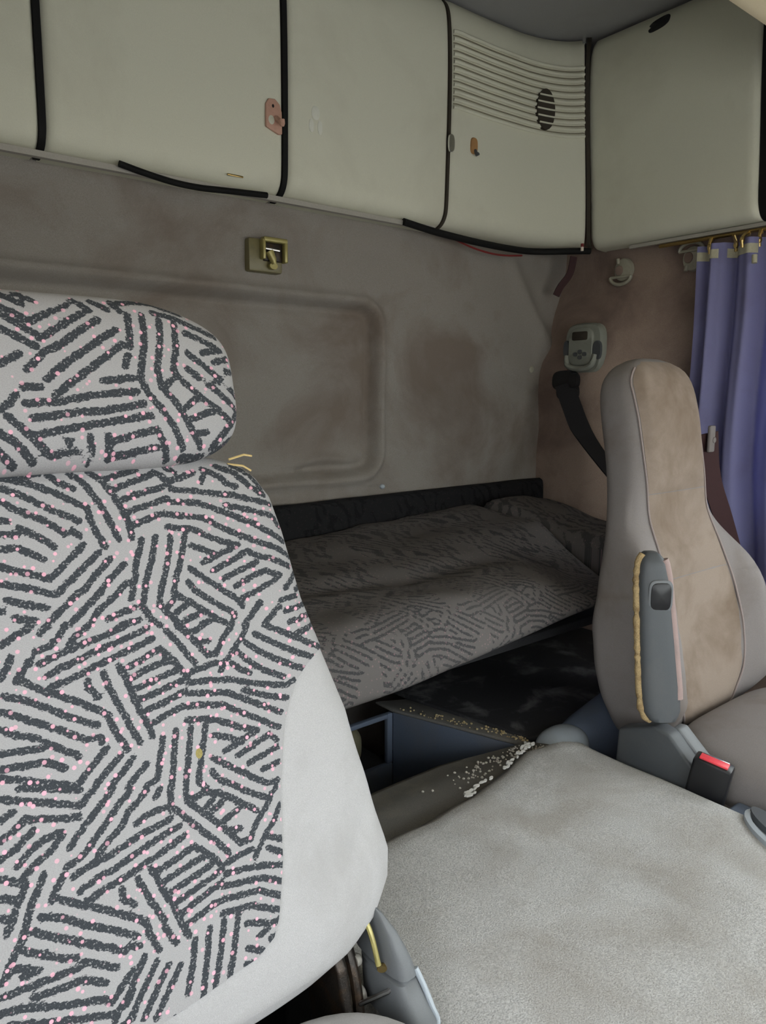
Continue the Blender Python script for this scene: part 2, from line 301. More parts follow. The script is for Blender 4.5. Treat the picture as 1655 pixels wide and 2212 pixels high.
# ------------------------------------------------------------------ the fabric's print (bars in 0.1 mm on the cloth; first back bar paints the headrest's shade)
BACK_PRINT = """-514,6469 -212,6489|-492,6459 -283,6386 -102,6295 155,6125 166,6012 214,5867 266,5748|-550,6372 -377,6291 -234,6189 60,6014|-564,6255 -456,6175 -227,6045 -75,5911|-452,6008 -302,5911 -183,5806|-599,5968 -476,5949|-616,5837 -475,5831 -288,5705|-634,5684 -447,5604 -253,5522 74,5792|-652,5541 -425,5461 -222,5374 196,5702|-623,5399 -497,5334 -310,5274|-589,5230 -420,5181|-319,5144 -171,5249 -94,5316 38,5394 141,5497 296,5632|-141,5092 113,5290 291,5465 416,5559|38,5066 133,5176 262,5255 409,5380 495,5386 529,5552 618,5770|439,5224 473,5332|200,5072 325,5113 460,5136|310,5004 490,5016|757,5783 702,5605 626,5423 573,5258 537,5141 603,4995 682,4927|221,6483 341,6362 423,6213 471,6084 518,5946 526,5801|43,6476 176,6346 263,6189 330,6013 402,5797|-130,6470 -56,6382 67,6327|345,6390 689,6472|433,6288 840,6413|473,6170 684,6229 914,6269|493,6044 684,6093 896,6142|512,5908 653,5950 875,6005|862,6432 929,6368|-12,5930 50,5877|-585,6084 -539,6079|-680,5307 -665,5304|932,6387 959,6296 1016,6331 1279,6394|996,6473 1071,6418|1383,6429 1526,6346 1613,6256 1688,6219|1341,6297 1386,6377|993,6243 1271,6200 1650,6127 2031,5997|897,6151 947,6147|953,6117 1253,6079 1448,5999 1776,5829 2130,5562|1566,6029 1773,5957 2022,5867 2099,5740|904,5992 1283,5923 1484,5798 1747,5652 2043,5486 2175,5382|895,5865 1159,5815 1357,5700 1633,5593 1430,5526 1212,5464|1122,5648 1253,5590 1394,5510|1316,5368 1539,5438 1725,5518 1797,5455 1954,5391 2144,5277|1422,5270 1612,5324 1797,5381|1541,5168 1738,5242 1874,5274 2007,5200 1951,5155 1759,5080 1587,5026|1067,5425 1208,5303 1383,5163 1552,5022 1598,4951|1026,5292 1095,5191 1238,5076 1395,4957 1496,4887 1434,4781|1061,5766 1017,5612 958,5461 904,5341 864,5210 1045,5070 1186,4954 1292,4864 1373,4818|911,5764 864,5583 796,5397 736,5260 700,5121 770,5021 840,4950 908,4858|756,5063 849,5144|860,5015 1005,5087|939,4921 1136,4974|1107,4859 1251,4882|1784,4950 1671,4834 1578,4758|1963,4865 1863,4777 1792,4711|2056,5053 2247,5218|1985,4925 2161,4938|2025,4800 2333,4831|2182,4695 2386,4689|2054,4676 2178,4674|1510,6462 1688,6367 1838,6207 1965,6111|1660,6475 1805,6370|1849,6346 1966,6186|2186,5009 2306,5044|-716,5021 -616,5077 -517,5109 -456,5149|-403,5060 -321,5122|-245,5010 -175,5094|-173,4915 -123,4967 9,5049|-454,4914 -355,4927 -283,4974|-437,4797 -360,4823 -223,4855 -55,4899 98,4922 239,4958 344,4984|-394,4683 -273,4725 -98,4765 47,4805 195,4838 347,4871 543,4916|-367,4581 -222,4607 -72,4642 20,4675 159,4708 348,4749 586,4812|-641,4691 -585,4762 -502,4855|-749,4750 -693,4830 -660,4907|-587,4678 -457,4577 -305,4487 -110,4357 82,4217 95,4122 148,3980 213,3861|-745,4598 -584,4515 -414,4402 -248,4279 -26,4147|-783,4474 -676,4403 -531,4313 -343,4191 -127,4042|-801,4321 -696,4249 -532,4176|-482,4128 -364,4033 -219,3928|-825,4128 -496,4080|-841,4000 -660,3977 -480,3956 -346,3854|-849,3929 -631,3833 -278,3676 -164,3770 -65,3855 24,3926|-123,3625 5,3726 134,3821|11,3581 131,3668 246,3769|166,3530 271,3615 364,3677|326,3478 445,3513 491,3694 545,3866|-64,4569 -65,4498 17,4396|90,4605 110,4491 154,4352 216,4208 260,4058 329,3891|230,4636 292,4483 319,4347 363,4197 418,4051 455,3911|317,4598 475,4646 649,4704 675,4650|330,4493 509,4545 663,4566|342,4378 489,4408 645,4446|364,4271 626,4317|405,4158 607,4189|473,4036 588,4061|-83,4047 -14,4036 -12,3991|728,4870 835,4712 917,4577 976,4486|842,4896 939,4789 1034,4660 1121,4533|1037,4680 1154,4675|941,4798 1102,4825|678,4668 771,4552 851,4407 866,4375|664,4576 771,4552|644,4437 779,4473|626,4317 843,4361|892,4408 1051,4429 1204,4444|1611,4746 1523,4630 1391,4514 1288,4425 1234,4357|1420,4763 1330,4689 1248,4585 1217,4532 1112,4545|1814,4696 2041,4534 2242,4384 2429,4267|1674,4640 1854,4509 2049,4361 2264,4216|1559,4571 1743,4417 1936,4279 2146,4124|1436,4514 1572,4372 1726,4243 1922,4123|1372,4396 1469,4303 1563,4245|877,4314 1083,4293 1325,4240 1559,4148 1942,4023 2020,4047|852,4213 1064,4169 1272,4117 1476,3995 1848,3763|1459,4101 1705,3977 1931,3894|607,4189 826,4248|588,4061 775,4107 996,4069 1201,4015 1401,3882 1608,3745 1800,3619|804,3965 995,3932 1135,3874 1326,3761 1547,3659 1359,3621|1333,3599 1151,3563|1052,3749 1203,3686 1354,3592|1279,3474 1479,3525 1674,3582 1755,3496|1396,3368 1549,3393 1743,3427|1537,3253 1729,3276|1008,3537 1189,3392 1356,3260 1559,3104 1686,3093|987,3407 1046,3310 1232,3181|987,3875 959,3766 919,3642 878,3509 834,3359 904,3278|833,3889 801,3744 754,3567 701,3355|684,3902 633,3698 569,3398|2103,4532 2339,4572|2380,4509 2460,4515|-727,3810 -524,3739 -250,3636|-870,3759 -689,3681 -501,3608 -268,3502 -133,3615|-891,3594 -803,3629|-911,3429 -765,3508 -713,3555 -649,3508|-594,3505 -401,3437 -288,3414|-929,3282 -810,3334 -659,3428|-820,3190 -710,3271 -593,3328 -448,3334|-442,3314 -535,3222 -653,3166 -780,3084 -784,2995 -850,2891 -901,2783 -965,2682|-401,3188 -298,3279 -143,3415 24,3545|-233,3133 -95,3258 37,3380 179,3494|-179,3026 -99,3101 57,3203 135,3310 246,3381 330,3444|403,3355 449,3414|180,3177 299,3225 466,3232|-410,2935 -272,2966 -123,2987 40,3022 220,3071 446,3099|-362,2796 -230,2837 -53,2863 115,2913 279,2959 430,2985|-327,2687 -204,2714 -43,2744 104,2773 257,2812 409,2846|-446,3035 -335,3060 -270,3104|-597,2801 -545,2897 -470,2976|-895,2529 -825,2668 -758,2828 -690,2940 -630,3040|-550,2798 -415,2707 -261,2608 -144,2523 17,2410 156,2305 167,2192 234,2010|-696,2710 -546,2645 -361,2496 -165,2375 61,2213|-777,2622 -627,2514 -419,2370 -225,2247 -66,2139|-948,3127 -864,3077 -788,3021|-966,2981 -841,2904|-984,2828 -942,2809|-18,2672 -21,2585 73,2492|130,2700 198,2529 273,2344 320,2242|258,2749 308,2647 355,2482|-28,2157 66,2122|335,2700 388,2706|548,3391 531,3209 616,3123 751,2953 899,2774 1039,2587|695,3314 692,3229 821,3071 927,2957 1051,2796 1176,2632|691,3220 814,3227 859,3250 1027,3184 1161,3081 1288,2978 1395,2881|908,3031 1079,3108|1013,2897 1220,2971|877,3100 958,3149|1052,2805 1199,2772|1259,3147 1431,3029 1567,2943 1508,2872 1417,2803 1334,2713 1287,2631 1188,2638|1651,3028 1557,2957|1668,2848 1586,2713 1493,2645 1383,2535 1312,2442|1484,2588 1644,2498|1465,2474 1621,2364|978,2407 1158,2384 1372,2330 1613,2245|929,2302 1138,2265 1353,2218 1585,2084|785,2181 911,2185 1172,2134 1291,2114 1550,1947|881,2064 1015,2035 1185,2011 1348,1912 1517,1820|446,3099 507,3115|431,2994 580,3014|410,2854 511,2881 624,2914|388,2706 539,2740 695,2784 811,2674 907,2560 945,2468|994,2507 1136,2520 1282,2533|369,2577 550,2615 725,2650 806,2647|409,2459 653,2509 843,2547|441,2345 583,2378 932,2454|492,2232 700,2292 915,2346|523,2116 699,2152 806,2181|355,2482 415,2366 445,2243 484,2115 526,2004|312,2191 355,2090 398,1998|1117,1865 1420,1732 1507,1764|1221,1692 1336,1709|1342,1608 1472,1629|-851,2500 -702,2398 -543,2291 -462,2266|-416,2210 -280,2119 -153,2031|-768,2620 -594,2495 -413,2380 -227,2253 -55,2125|-1059,2218 -911,2209 -698,2190 -441,2174|-833,2106 -680,2082 -553,2073 -436,2063 -330,1998 -261,1951|-1074,2098 -929,2069 -604,1931 -416,1863 -318,1835 -225,1767 -145,1839 -19,1946|-1030,1980 -800,1880 -559,1781 -369,1717 -220,1654 -123,1689 -44,1775|-1046,2327 -982,2367|-931,2394 -759,2299 -893,2305|-851,2592 -915,2516 -974,2427 -1026,2343|-174,1534 -75,1552|-224,1608 -70,1785 95,2008|-104,1546 30,1714 195,1918|22,1502 159,1672 300,1846|126,1449 266,1619 410,1794|577,1943 522,1741 439,1511|733,1987 666,1719 561,1360|886,1990 802,1702 689,1387|1041,1981 937,1662 844,1403|1090,1627 1339,1476|1042,1495 1247,1423|273,1351 535,1351"""
HEAD_PRINT = """-408,8062 -244,7957|-265,8075 -153,8005|-426,7917 -205,7787 131,7973|-436,7838 -305,7755 -140,7631 265,7901|-453,7694 -310,7623 -187,7549|-490,7395 -340,7478|-285,7348 -118,7512 15,7571 201,7717 391,7839|-138,7258 59,7423 273,7568 543,7749|-340,7191 -196,7191|-83,7112 72,7234 187,7317 364,7446 579,7609 646,7583 693,7917|577,7395 619,7496|350,7250 631,7282|-335,7047 -53,7058 211,7112 656,7154|-292,6916 62,6963 326,6973 711,7039|-286,6773 44,6829 380,6875 767,6923|-539,6998 -464,7048 -407,7125|-489,6933 -332,6787 -194,6638 -94,6554|-562,6807 -435,6713 -290,6551|-581,6656 -458,6535|17,6722 33,6654|188,6743 197,6524|349,6751 363,6556|395,6694 569,6743 821,6792 890,6660 945,6526|405,6568 827,6633|839,7927 795,7618 703,7283 779,7111 867,7009 978,6846 1097,6622|1005,7894 958,7625 891,7373 910,7198 1052,7036 1148,6857 1287,6628|1165,7889 1120,7587 1055,7362 1230,7185 1459,7003 1576,6909|923,7184 1044,7288|1122,6991 1282,7110|1169,6886 1421,6973|1242,6750 1340,6762|964,7972 1188,7936 1335,7870 1566,7791|1257,7774 1438,7707 1592,7637 1403,7583|1503,7494 1664,7562|1624,7420 1692,7422|1240,7562 1425,7415 1720,7172|1215,7395 1402,7262 1709,7000|1685,6954 1559,6802 1415,6623|1647,6722 1438,6561|206,8049 336,7934|379,8049 517,7961|571,8051 628,7955|583,8038 760,8081 998,8101 1276,8003|1099,6533 1336,6536|17,6628 86,6571"""

def parse(t): return [np.array([[float(c) for c in q.split(',')] for q in pl.split()])*1e-4 for pl in t.split('|')]
def segs(pls):
    a = []
    for p in pls:
        for i in range(len(p)-1): a.append((*p[i], *p[i+1]))
    return np.array(a)
BACK_SEG, HEAD_SEG = segs(parse(BACK_PRINT)), segs(parse(HEAD_PRINT))
def stripe_dist(uv, S, half):
    out = np.empty(len(uv)); a = S[:, :2]; d = S[:, 2:]-a; dd = (d*d).sum(1)+1e-12
    for i in range(0, len(uv), 4000):
        q = uv[i:i+4000, None, :]-a[None]
        t = np.clip((q*d[None]).sum(2)/dd, 0, 1)
        out[i:i+4000] = np.sqrt((((q-t[..., None]*d[None])**2).sum(2)).min(1))
    return out-half
def tile_uv(uv):
    w0, W, s0, H = -0.045, 0.285, 0.300, 0.1895
    u = uv[:, 0]; v = uv[:, 1]
    row = np.floor((v-s0)/H)
    return np.stack([w0+np.mod(u-w0+row*0.0, W), s0+np.mod(v-s0, H)], 1)
def set_print(o, uv, S, half, tiled=False):
    me = o.data; uv = np.asarray(uv)
    d = stripe_dist(tile_uv(uv) if tiled else uv, S, half)
    at = me.attributes.new("stripe", 'FLOAT', 'POINT'); at.data.foreach_set("value", d.astype(np.float32))
    ul = me.uv_layers.new(name="cloth"); idx = np.empty(len(me.loops), dtype=np.int32); me.loops.foreach_get("vertex_index", idx)
    ul.data.foreach_set("uv", uv[idx].astype(np.float32).ravel())
# ================================================================== THE CAB SHELL (x across the cab, y to the back wall, z up; camera at 0,0,0)
FLOOR_Z, CEIL_Z, XL, XR, YB, YF = -1.12, 1.085, -0.28, 2.20, 1.72, -0.80
def side_x(y, z):           # far side wall: swells inwards at the rear pillar
    return XR - 0.125*(1-ss(0.02, 0.46, z))*ss(1.22, 1.50, y)
def quad_box(name, x0, x1, y0, y1, z0, z1, mat):
    v, f = bevel_box(x0, x1, y0, y1, z0, z1, 0); return structure(link(name, v, f, mat, smooth=False))
quad_box("floor", XL-0.04, XR+0.06, YF, YB+0.05, FLOOR_Z-0.05, FLOOR_Z, M['floor'])
quad_box("ceiling", XL-0.04, XR+0.06, YF, YB+0.05, CEIL_Z, CEIL_Z+0.04, M['ceiling'])
# back wall lining, one padded cloth-covered board with the outline of a pressed hatch
def rr_sdf(x, z, x0, x1, z0, z1, r):
    qx = abs(x-(x0+x1)/2)-(x1-x0)/2+r; qz = abs(z-(z0+z1)/2)-(z1-z0)/2+r
    return math.hypot(max(qx, 0), max(qz, 0))+min(max(qx, qz), 0)-r
def wall_disp(x, z):
    d = rr_sdf(x, z, 0.0, 1.355, -0.222+0.02*nz(x*3, 5), 0.247, 0.055)
    h = 0.024*ss(-0.016, 0.006, d)                                     # the hatch lies deeper
    h += 0.014*math.exp(-((d-0.016)/0.012)**2)                         # rolled lip round it
    h -= 0.008*math.exp(-((d+0.022)/0.009)**2)
    zc = 0.400 + 0.012*math.sin(x*2.2)                                 # crease above the latch
    h -= 0.007*ss(-0.012, 0.012, zc-z)*ss(0.6, 0.9, x)*(1-ss(1.35, 1.6, x))
    h += 0.007*nz(x*5, z*5) + 0.003*nz(x*13+3, z*13)
    h += 0.020*math.exp(-(((x-2.02)*0.75+(z-0.27)*0.6)/0.035)**2)*ss(0.05, 0.18, z)*ss(1.85, 1.95, x)       # slack folds near the far corner
    h += 0.014*math.exp(-(((z-0.13)+(x-1.75)*0.25)/0.05)**2)*ss(1.45, 1.65, x)*(1-ss(1.95, 2.05, x))
    lx = 0.80+0.0*x
    # loose wrinkle at the lower edge of the hatch
    zw = -0.185-0.03*ss(1.05, 1.2, 2.25-x) + 0.02*math.sin((x-0.9)*9)
    h += 0.013*math.exp(-((z-zw)/0.012)**2)*ss(0.92, 0.98, x)*(1-ss(1.24, 1.30, x))
    return h
def grid_patch(fn, us, vs):
    v = [fn(u, w) for u in us for w in vs]; return v, grid_faces(len(us), len(vs))
xs = np.concatenate([np.arange(-0.3, 0.5, 0.05), np.arange(0.5, 2.21, 0.0095)]); zs = np.concatenate([np.arange(-1.12, -0.34, 0.06), np.arange(-0.34, 0.56, 0.0085), np.arange(0.56, 1.12, 0.06)])
v, f = grid_patch(lambda x, z: (x, YB - wall_disp(x, z), z), xs, zs)
structure(link("wall_back", v, f, M['lining'], sharp=80))
# far side wall, with the door window in front of the curtain (a real opening with a frame and pane)
WY0, WY1, WZ0, WZ1 = -0.55, 0.94, -0.30, 0.38
ys = sorted(set(np.round(np.concatenate([np.arange(YF, 0.8, 0.15), [WY0, WY1], np.arange(0.96, 1.74, 0.02)]), 4))); zz = sorted(set(np.round(np.concatenate([np.arange(-1.12, 1.13, 0.03), [WZ0, WZ1]]), 4)))
v = [(side_x(y, z)+0.006*nz(y*6, z*6)*ss(0.85, 0.95, y), y, z) for y in ys for z in zz]
nz_ = len(zz); f = []
for i in range(len(ys)-1):
    for j in range(nz_-1):
        cy, cz = (ys[i]+ys[i+1])/2, (zz[j]+zz[j+1])/2
        if WY0 < cy < WY1 and WZ0 < cz < WZ1: continue
        f.append((i*nz_+j, i*nz_+j+1, (i+1)*nz_+j+1, (i+1)*nz_+j))
structure(link("wall_right", v, f, M['brown_carpet'], sharp=80))
fr = join(bevel_box(XR-0.015, XR+0.02, WY0-0.03, WY1+0.03, WZ0-0.03, WZ0), bevel_box(XR-0.015, XR+0.02, WY0-0.03, WY1+0.03, WZ1, WZ1+0.03),
          bevel_box(XR-0.015, XR+0.02, WY0-0.03, WY0, WZ0, WZ1), bevel_box(XR-0.015, XR+0.02, WY1, WY1+0.03, WZ0, WZ1))
w1 = structure(link("window_1", *fr, M['rubber']))
link("pane", *bevel_box(XR+0.002, XR+0.006, WY0, WY1, WZ0, WZ1, 0), M['glass'], w1)
# near side wall, its unseen opening shrunk to cut light, front wall under and over the windscreen
NY0, NY1, NZ0, NZ1 = -0.60, 0.40, -0.25, 0.24
v, f = join(bevel_box(XL-0.04, XL, NY1, YB+0.05, FLOOR_Z, CEIL_Z, 0), bevel_box(XL-0.04, XL, YF, NY0, FLOOR_Z, CEIL_Z, 0), bevel_box(XL-0.04, XL, NY0, NY1, FLOOR_Z, NZ0, 0), bevel_box(XL-0.04, XL, NY0, NY1, NZ1, CEIL_Z, 0))
structure(link("wall_left", v, f, M['shell'], smooth=False))
v, f = join(bevel_box(XL, XR, YF-0.04, YF, FLOOR_Z, -0.50, 0), bevel_box(XL, XR, YF-0.04, YF, 0.26, CEIL_Z, 0))  # unseen upper part brought down over the windscreen to shade the headrest
structure(link("wall_front", v, f, M['shell'], smooth=False))
w2 = structure(link("window_2", *join(bevel_box(XL, XL+0.05, YF-0.03, YF+0.01, -0.50, 0.26, 0.004), bevel_box(XR-0.05, XR, YF-0.03, YF+0.01, -0.50, 0.26, 0.004)), M['rubber']))
link("pane", *bevel_box(XL+0.05, XR-0.05, YF-0.020, YF-0.015, -0.50, 0.26, 0), M['glass'], w2)
# cream-lined shelf over the windscreen, its rear edge crosses the top right corner of the view
prof = [(YF+0.01, 0.72), (YF+0.03, 0.70), (0.64, 0.705), (0.715, 0.690), (0.740, 0.698), (0.748, 0.735), (0.742, 0.80), (0.71, 0.83), (YF+0.03, 0.82), (YF+0.01, 0.80)]
tag(link("overhead_shelf", *loft([[(x, a, b) for a, b in prof] for x in (XL, 0.6, 1.2, 2.0)]), M['cream'], sharp=50), "cream lined shelf edge above the windscreen in the top right corner", "shelf")

# ================================================================== OVERHEAD LOCKERS
LP = [(1.715, 0.470), (1.66, 0.472), (1.636, 0.476), (1.618, 0.486), (1.606, 0.504), (1.601, 0.53), (1.598, 0.60), (1.594, 0.72), (1.592, 0.84), (1.594, 0.95), (1.600, 1.02), (1.612, 1.055), (1.635, 1.078)]
LPs = smooth_path([(0, a, b) for a, b in LP], 4)
def locker_profile(k): return LPs[k][1], LPs[k][2]
def locker_face(x0, x1):
    us = [x0, x0+0.003, x0+0.008, x0+0.016, x0+0.03] + list(np.linspace(x0+0.06, x1-0.06, 14)) + [x1-0.03, x1-0.016, x1-0.008, x1-0.003, x1]
    v = []
    for x in us:
        e = min(x-x0, x1-x); back = 0.014*(1-min(1, e/0.016))**2
        for k in range(len(LPs)):
            y, z = locker_profile(k); v.append((x, min(y+back+0.0015*nz(x*3, z*3), 1.715), z))
    V, Fc = v, grid_faces(len(us), len(LPs))
    return V, Fc
def locker(x0, x1, label, parts=None):
    t = thing("overhead_locker", ((x0+x1)/2, 1.65, 0.47), label, "locker", "moulded lockers over the back wall")
    link("door", *locker_face(x0, x1), M['locker'], t, sharp=60)
    return t
lk1 = locker(-0.16, 0.447, "olive grey overhead locker cut off by the left edge of the picture")
lk2 = locker(0.459, 0.994, "wide olive grey overhead locker with the pink hook near its right edge")
lk3 = locker(1.006, 1.530, "olive grey overhead locker between the pink hook and the ribbed corner panel")
def gasket(x, w=0.016):
    pts = [(x, locker_profile(k)[0]+0.010, locker_profile(k)[1]) for k in range(4, len(LPs))]
    pts = [p for p in pts]
    return strap(pts, (1, 0, 0), w, 0.012)
for x, lab in ((0.453, "black rubber seam at the left end of the wide overhead locker"), (1.0, "black rubber seam beside the pink hook")):
    tag(link("rubber_seal", *gasket(x, 0.013), M['rubber']), lab, "seal", "rubber seams between lockers")
# faded sticker mark on the third locker
def on_face(x, z, off=0.0):
    ks = range(len(LPs)); k = min(ks, key=lambda k: abs(LPs[k][2]-z) if LPs[k][1] < 1.63 else 9); return (x, LPs[k][1]-off, z)
sc_ = []
for dx, dz, rx, rz in ((0.0, 0.018, 0.012, 0.016), (-0.012, -0.012, 0.007, 0.016), (0.013, -0.012, 0.007, 0.017)):
    sc_.append(disc(on_face(1.082+dx, 0.655+dz, -0.002), (1, 0, 0), (0, 0, 1), rx, rz, 0.0026, 16, 2.4))
link("sticker_residue", *join(*sc_), M['white_chalk'], lk3)["label"] = "pale patch of old sticker residue"
# corner panel: runs along the back, then swings round to the side lockers
def corner_path(n=40):
    pts = [(1.538, 1.594), (1.60, 1.594), (1.70, 1.594), (1.80, 1.590), (1.86, 1.586), (1.91, 1.578), (1.955, 1.566), (1.997, 1.550), (2.030, 1.530), (2.052, 1.508)]
    return smooth_path([(a, b, 0) for a, b in pts], 6)
CPATH = corner_path(); NP = len(CPATH)-1
def LEAN(z): return 0.040*ss(0.45, 1.06, z)          # the side lockers lean in towards the roof
def corner_pt(i, k, off=0.0):
    x, y, _ = CPATH[i]; a = CPATH[max(i-1, 0)]; b = CPATH[min(i+1, len(CPATH)-1)]
    t = Vector((b[0]-a[0], b[1]-a[1], 0)).normalized(); n = Vector((t.y, -t.x, 0))     # towards the cab
    if n.y > 0: n = -n
    py, pz = locker_profile(k); dep = 1.594-py + off
    e = min(i, len(CPATH)-1-i); dep -= 0.012*(1-min(1, e/3))**2
    lim = 0.115
    x -= LEAN(pz)*(i/NP)**2
    return (x+n.x*max(dep, -lim), min(y+n.y*max(dep, -lim), 1.716), pz)
v = [corner_pt(i, k) for i in range(len(CPATH)) for k in range(len(LPs))]
cp = thing("corner_panel", (1.85, 1.62, 0.47), "olive grey corner panel with horizontal ribs and a round speaker grille", "panel")
link("panel", v, grid_faces(len(CPATH), len(LPs)), M['locker'], cp, sharp=60)
def kz(z): return min(range(len(LPs)), key=lambda k: abs(LPs[k][2]-z) if LPs[k][1] < 1.64 and k > 8 else 9)
def face_at(i, z, off):
    """point on the corner panel's face at path index i (float) and height z"""
    i0 = int(i); i1 = min(i0+1, len(CPATH)-1); t = i-i0
    def q(ii):
        ks = [k for k in range(len(LPs)) if k > 10]
        zs_ = [LPs[k][2] for k in ks]
        for a in range(len(ks)-1):
            if zs_[a] <= z <= zs_[a+1]:
                u = (z-zs_[a])/(zs_[a+1]-zs_[a]+1e-9)
                p, r_ = Vector(corner_pt(ii, ks[a], off)), Vector(corner_pt(ii, ks[a+1], off)); return p.lerp(r_, u)
        return Vector(corner_pt(ii, ks[-1], off))
    return q(i0).lerp(q(i1), t)
for r in range(11):
    z = 0.985 - r*0.0195
    pts = [tuple(face_at(i, z, 0.0036)) for i in range(1, NP)]
    link("rib", *tube(pts, 0.0050, 8), M['locker'], cp)
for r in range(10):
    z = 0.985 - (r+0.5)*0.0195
    link("groove", *tube([tuple(face_at(i, z, 0.0006)) for i in range(1, NP)], 0.0019, 6), M['groove'], cp)  # thin darker lines between the ribs
# speaker grille: dark opening behind five slats
SPW = 4.6
iC = min(range(NP), key=lambda i: abs(CPATH[i][0]-1.915)); C0 = face_at(iC, 0.857, 0.0)
def spk_ring(k, off, n=32):
    return [tuple(face_at(iC + k*math.cos(2*PI*a/n)*SPW, 0.857+k*0.058*math.sin(2*PI*a/n), off)) for a in range(n)]
go_ = link("grille_opening", *loft([spk_ring(1, 0.0005), spk_ring(1, 0.0118), spk_ring(0.5, 0.0119), spk_ring(0.1, 0.0120)]), M['seam'], cp); go_["label"] = "dark round speaker opening"
for r in range(5):
    z = 0.896-r*0.0195
    hw = math.sqrt(max(0, 1-((z-0.857)/0.058)**2))*SPW
    pts = [tuple(face_at(iC-hw+2*hw*k/10, z, 0.0126)) for k in range(11)]
    link("grille_slat", *tube(pts, 0.0026, 6), M['locker'], go_)
# small chrome catch at the panel's left seam
link("catch", *disc(on_face(1.531, 0.692, 0.004), (1, 0, 0), (0, 0, 1), 0.011, 0.024, 0.006, 16, 2.5), M['chrome'], cp)["label"] = "small chrome catch on the seam"
link("seam_strip", *strap([(1.5335, locker_profile(k)[0]+0.008, locker_profile(k)[1]) for k in range(4, len(LPs))], (1, 0, 0), 0.009, 0.008), M['seam'], cp)
# far side lockers (face the cab, -x)
XS = 2.076
def side_locker_face(y0, y1):
    us = [y0, y0+0.003, y0+0.008, y0+0.016, y0+0.03]+list(np.linspace(y0+0.06, y1-0.06, 12))+[y1-0.03, y1-0.016, y1-0.008, y1-0.003, y1]
    v = []
    for y in us:
        e = min(y-y0, y1-y); back = 0.014*(1-min(1, e/0.016))**2
        for k in range(len(LPs)):
            py, z = locker_profile(k); v.append((min(XS - LEAN(z) + (py-1.594)*0.75 + back + 0.0015*nz(y*3, z*3), 2.192), y, z-0.006))
    return v, grid_faces(len(us), len(LPs))
sl1 = thing("side_locker", (2.15, 1.2, 0.46), "olive grey side locker above the blue curtain, with a dark finger pull at its top", "locker")
link("door", *side_locker_face(0.990, 1.519), M['locker'], sl1, sharp=60)
link("pull_recess", *disc((XS-0.024, 1.290, 1.030), (0, -1, 0.10), (0.25, 0.0, 0.97), 0.060, 0.030, 0.004, 24, 3), M['locker'], sl1)
link("finger_pull", *disc((XS-0.027, 1.285, 1.036), (0, -1, 0.14), (0.25, 0.0, 0.97), 0.034, 0.017, 0.005, 24, 3), M['black'], sl1)["label"] = "dark oval finger pull"
sl2 = thing("side_locker", (2.15, 0.6, 0.46), "sliver of the nearer side locker at the right edge of the picture", "locker")
link("door", *side_locker_face(0.30, 0.958), M['locker'], sl2, sharp=60)
tag(link("rubber_seal", *strap([(XS-LEAN(locker_profile(k)[1])+0.016+(locker_profile(k)[0]-1.594)*0.75, 0.974, locker_profile(k)[1]) for k in range(4, len(LPs))], (0, 1, 0), 0.030, 0.012), M['rubber']), "black rubber seam between the two side lockers at the right edge", "seal", "rubber seams between lockers")
tag(link("rubber_seal", *strap([(2.068-LEAN(locker_profile(k)[1])+(locker_profile(k)[0]-1.594)*0.6, 1.511+(locker_profile(k)[0]-1.594)*0.3, locker_profile(k)[1]) for k in range(4, len(LPs))], (0.5, -0.85, 0), 0.011, 0.012), M['seam']), "dark seam in the corner between the ribbed panel and the side locker", "seal", "rubber seams between lockers")
# aluminium trim rails under the lockers
trail = smooth_path([(-0.2, 1.625, 0.4655), (0.7, 1.625, 0.4655), (1.5, 1.625, 0.4655)], 4)
structure(link("trim_1", *strap(trail, (0, 0, 1), 0.012, 0.014), M['rail']))
structure(link("trim_2", *strap([(2.135, y, 0.458) for y in np.linspace(0.35, 1.40, 8)], (0, 0, 1), 0.010, 0.012), M['rail']))
# sagging black cables and a red wire
def sag(xs_, zs_, y): return smooth_path([(a, y, b) for a, b in zip(xs_, zs_)], 5)
tag(link("cable", *tube(sag((0.60, 0.66, 0.72, 0.78, 0.84, 0.95), (0.473, 0.463, 0.456, 0.455, 0.459, 0.466), 1.610), 0.007, 8), M['rubber']), "black cable sagging under the wide overhead locker", "cable", "black cables under the lockers")
tag(link("cable", *tube([(p[0], p[1]-0.10*ss(1.88, 2.12, p[0]), p[2]) for p in sag((1.38, 1.5, 1.65, 1.8, 1.95, 2.09), (0.467, 0.456, 0.449, 0.447, 0.451, 0.458), 1.615)], 0.010, 8), M['rubber']), "thick black cable sagging under the ribbed corner panel", "cable", "black cables under the lockers")
tag(link("wire", *tube(sag((1.60, 1.68, 1.76, 1.83, 1.90), (0.452, 0.437, 0.430, 0.432, 0.440), 1.64), 0.003, 6), M['red_wire']), "thin red wire hanging below the thick black cable", "wire")
tag(link("wiring_strap", *strap(smooth_path([(2.115, 1.60, 0.455), (2.11, 1.61, 0.40), (2.09, 1.63, 0.36), (2.08, 1.64, 0.33)], 4), (0.8, -0.6, 0), 0.022, 0.008), M['belt_red']), "dark maroon strap hanging at the corner below the ribbed panel", "strap")
ld = thing("indicator_lamp", (2.040, 1.512, 0.452), "tiny red and clear lamp at the lower corner of the ribbed panel", "lamp")
link("lens", *tube([(2.040, 1.512, 0.452), (2.040, 1.512, 0.464)], 0.0048, 10), M['lamp'], ld); link("cap", *tube([(2.040, 1.512, 0.464), (2.040, 1.512, 0.474)], 0.005, 10), M['red_wire'], ld)
tag(link("pin", *tube([(2.010, 1.512, 1.050), (2.010, 1.512, 1.068)], 0.005, 10), M['chrome']), "small shiny pin at the upper corner where the lockers meet the ceiling", "pin")
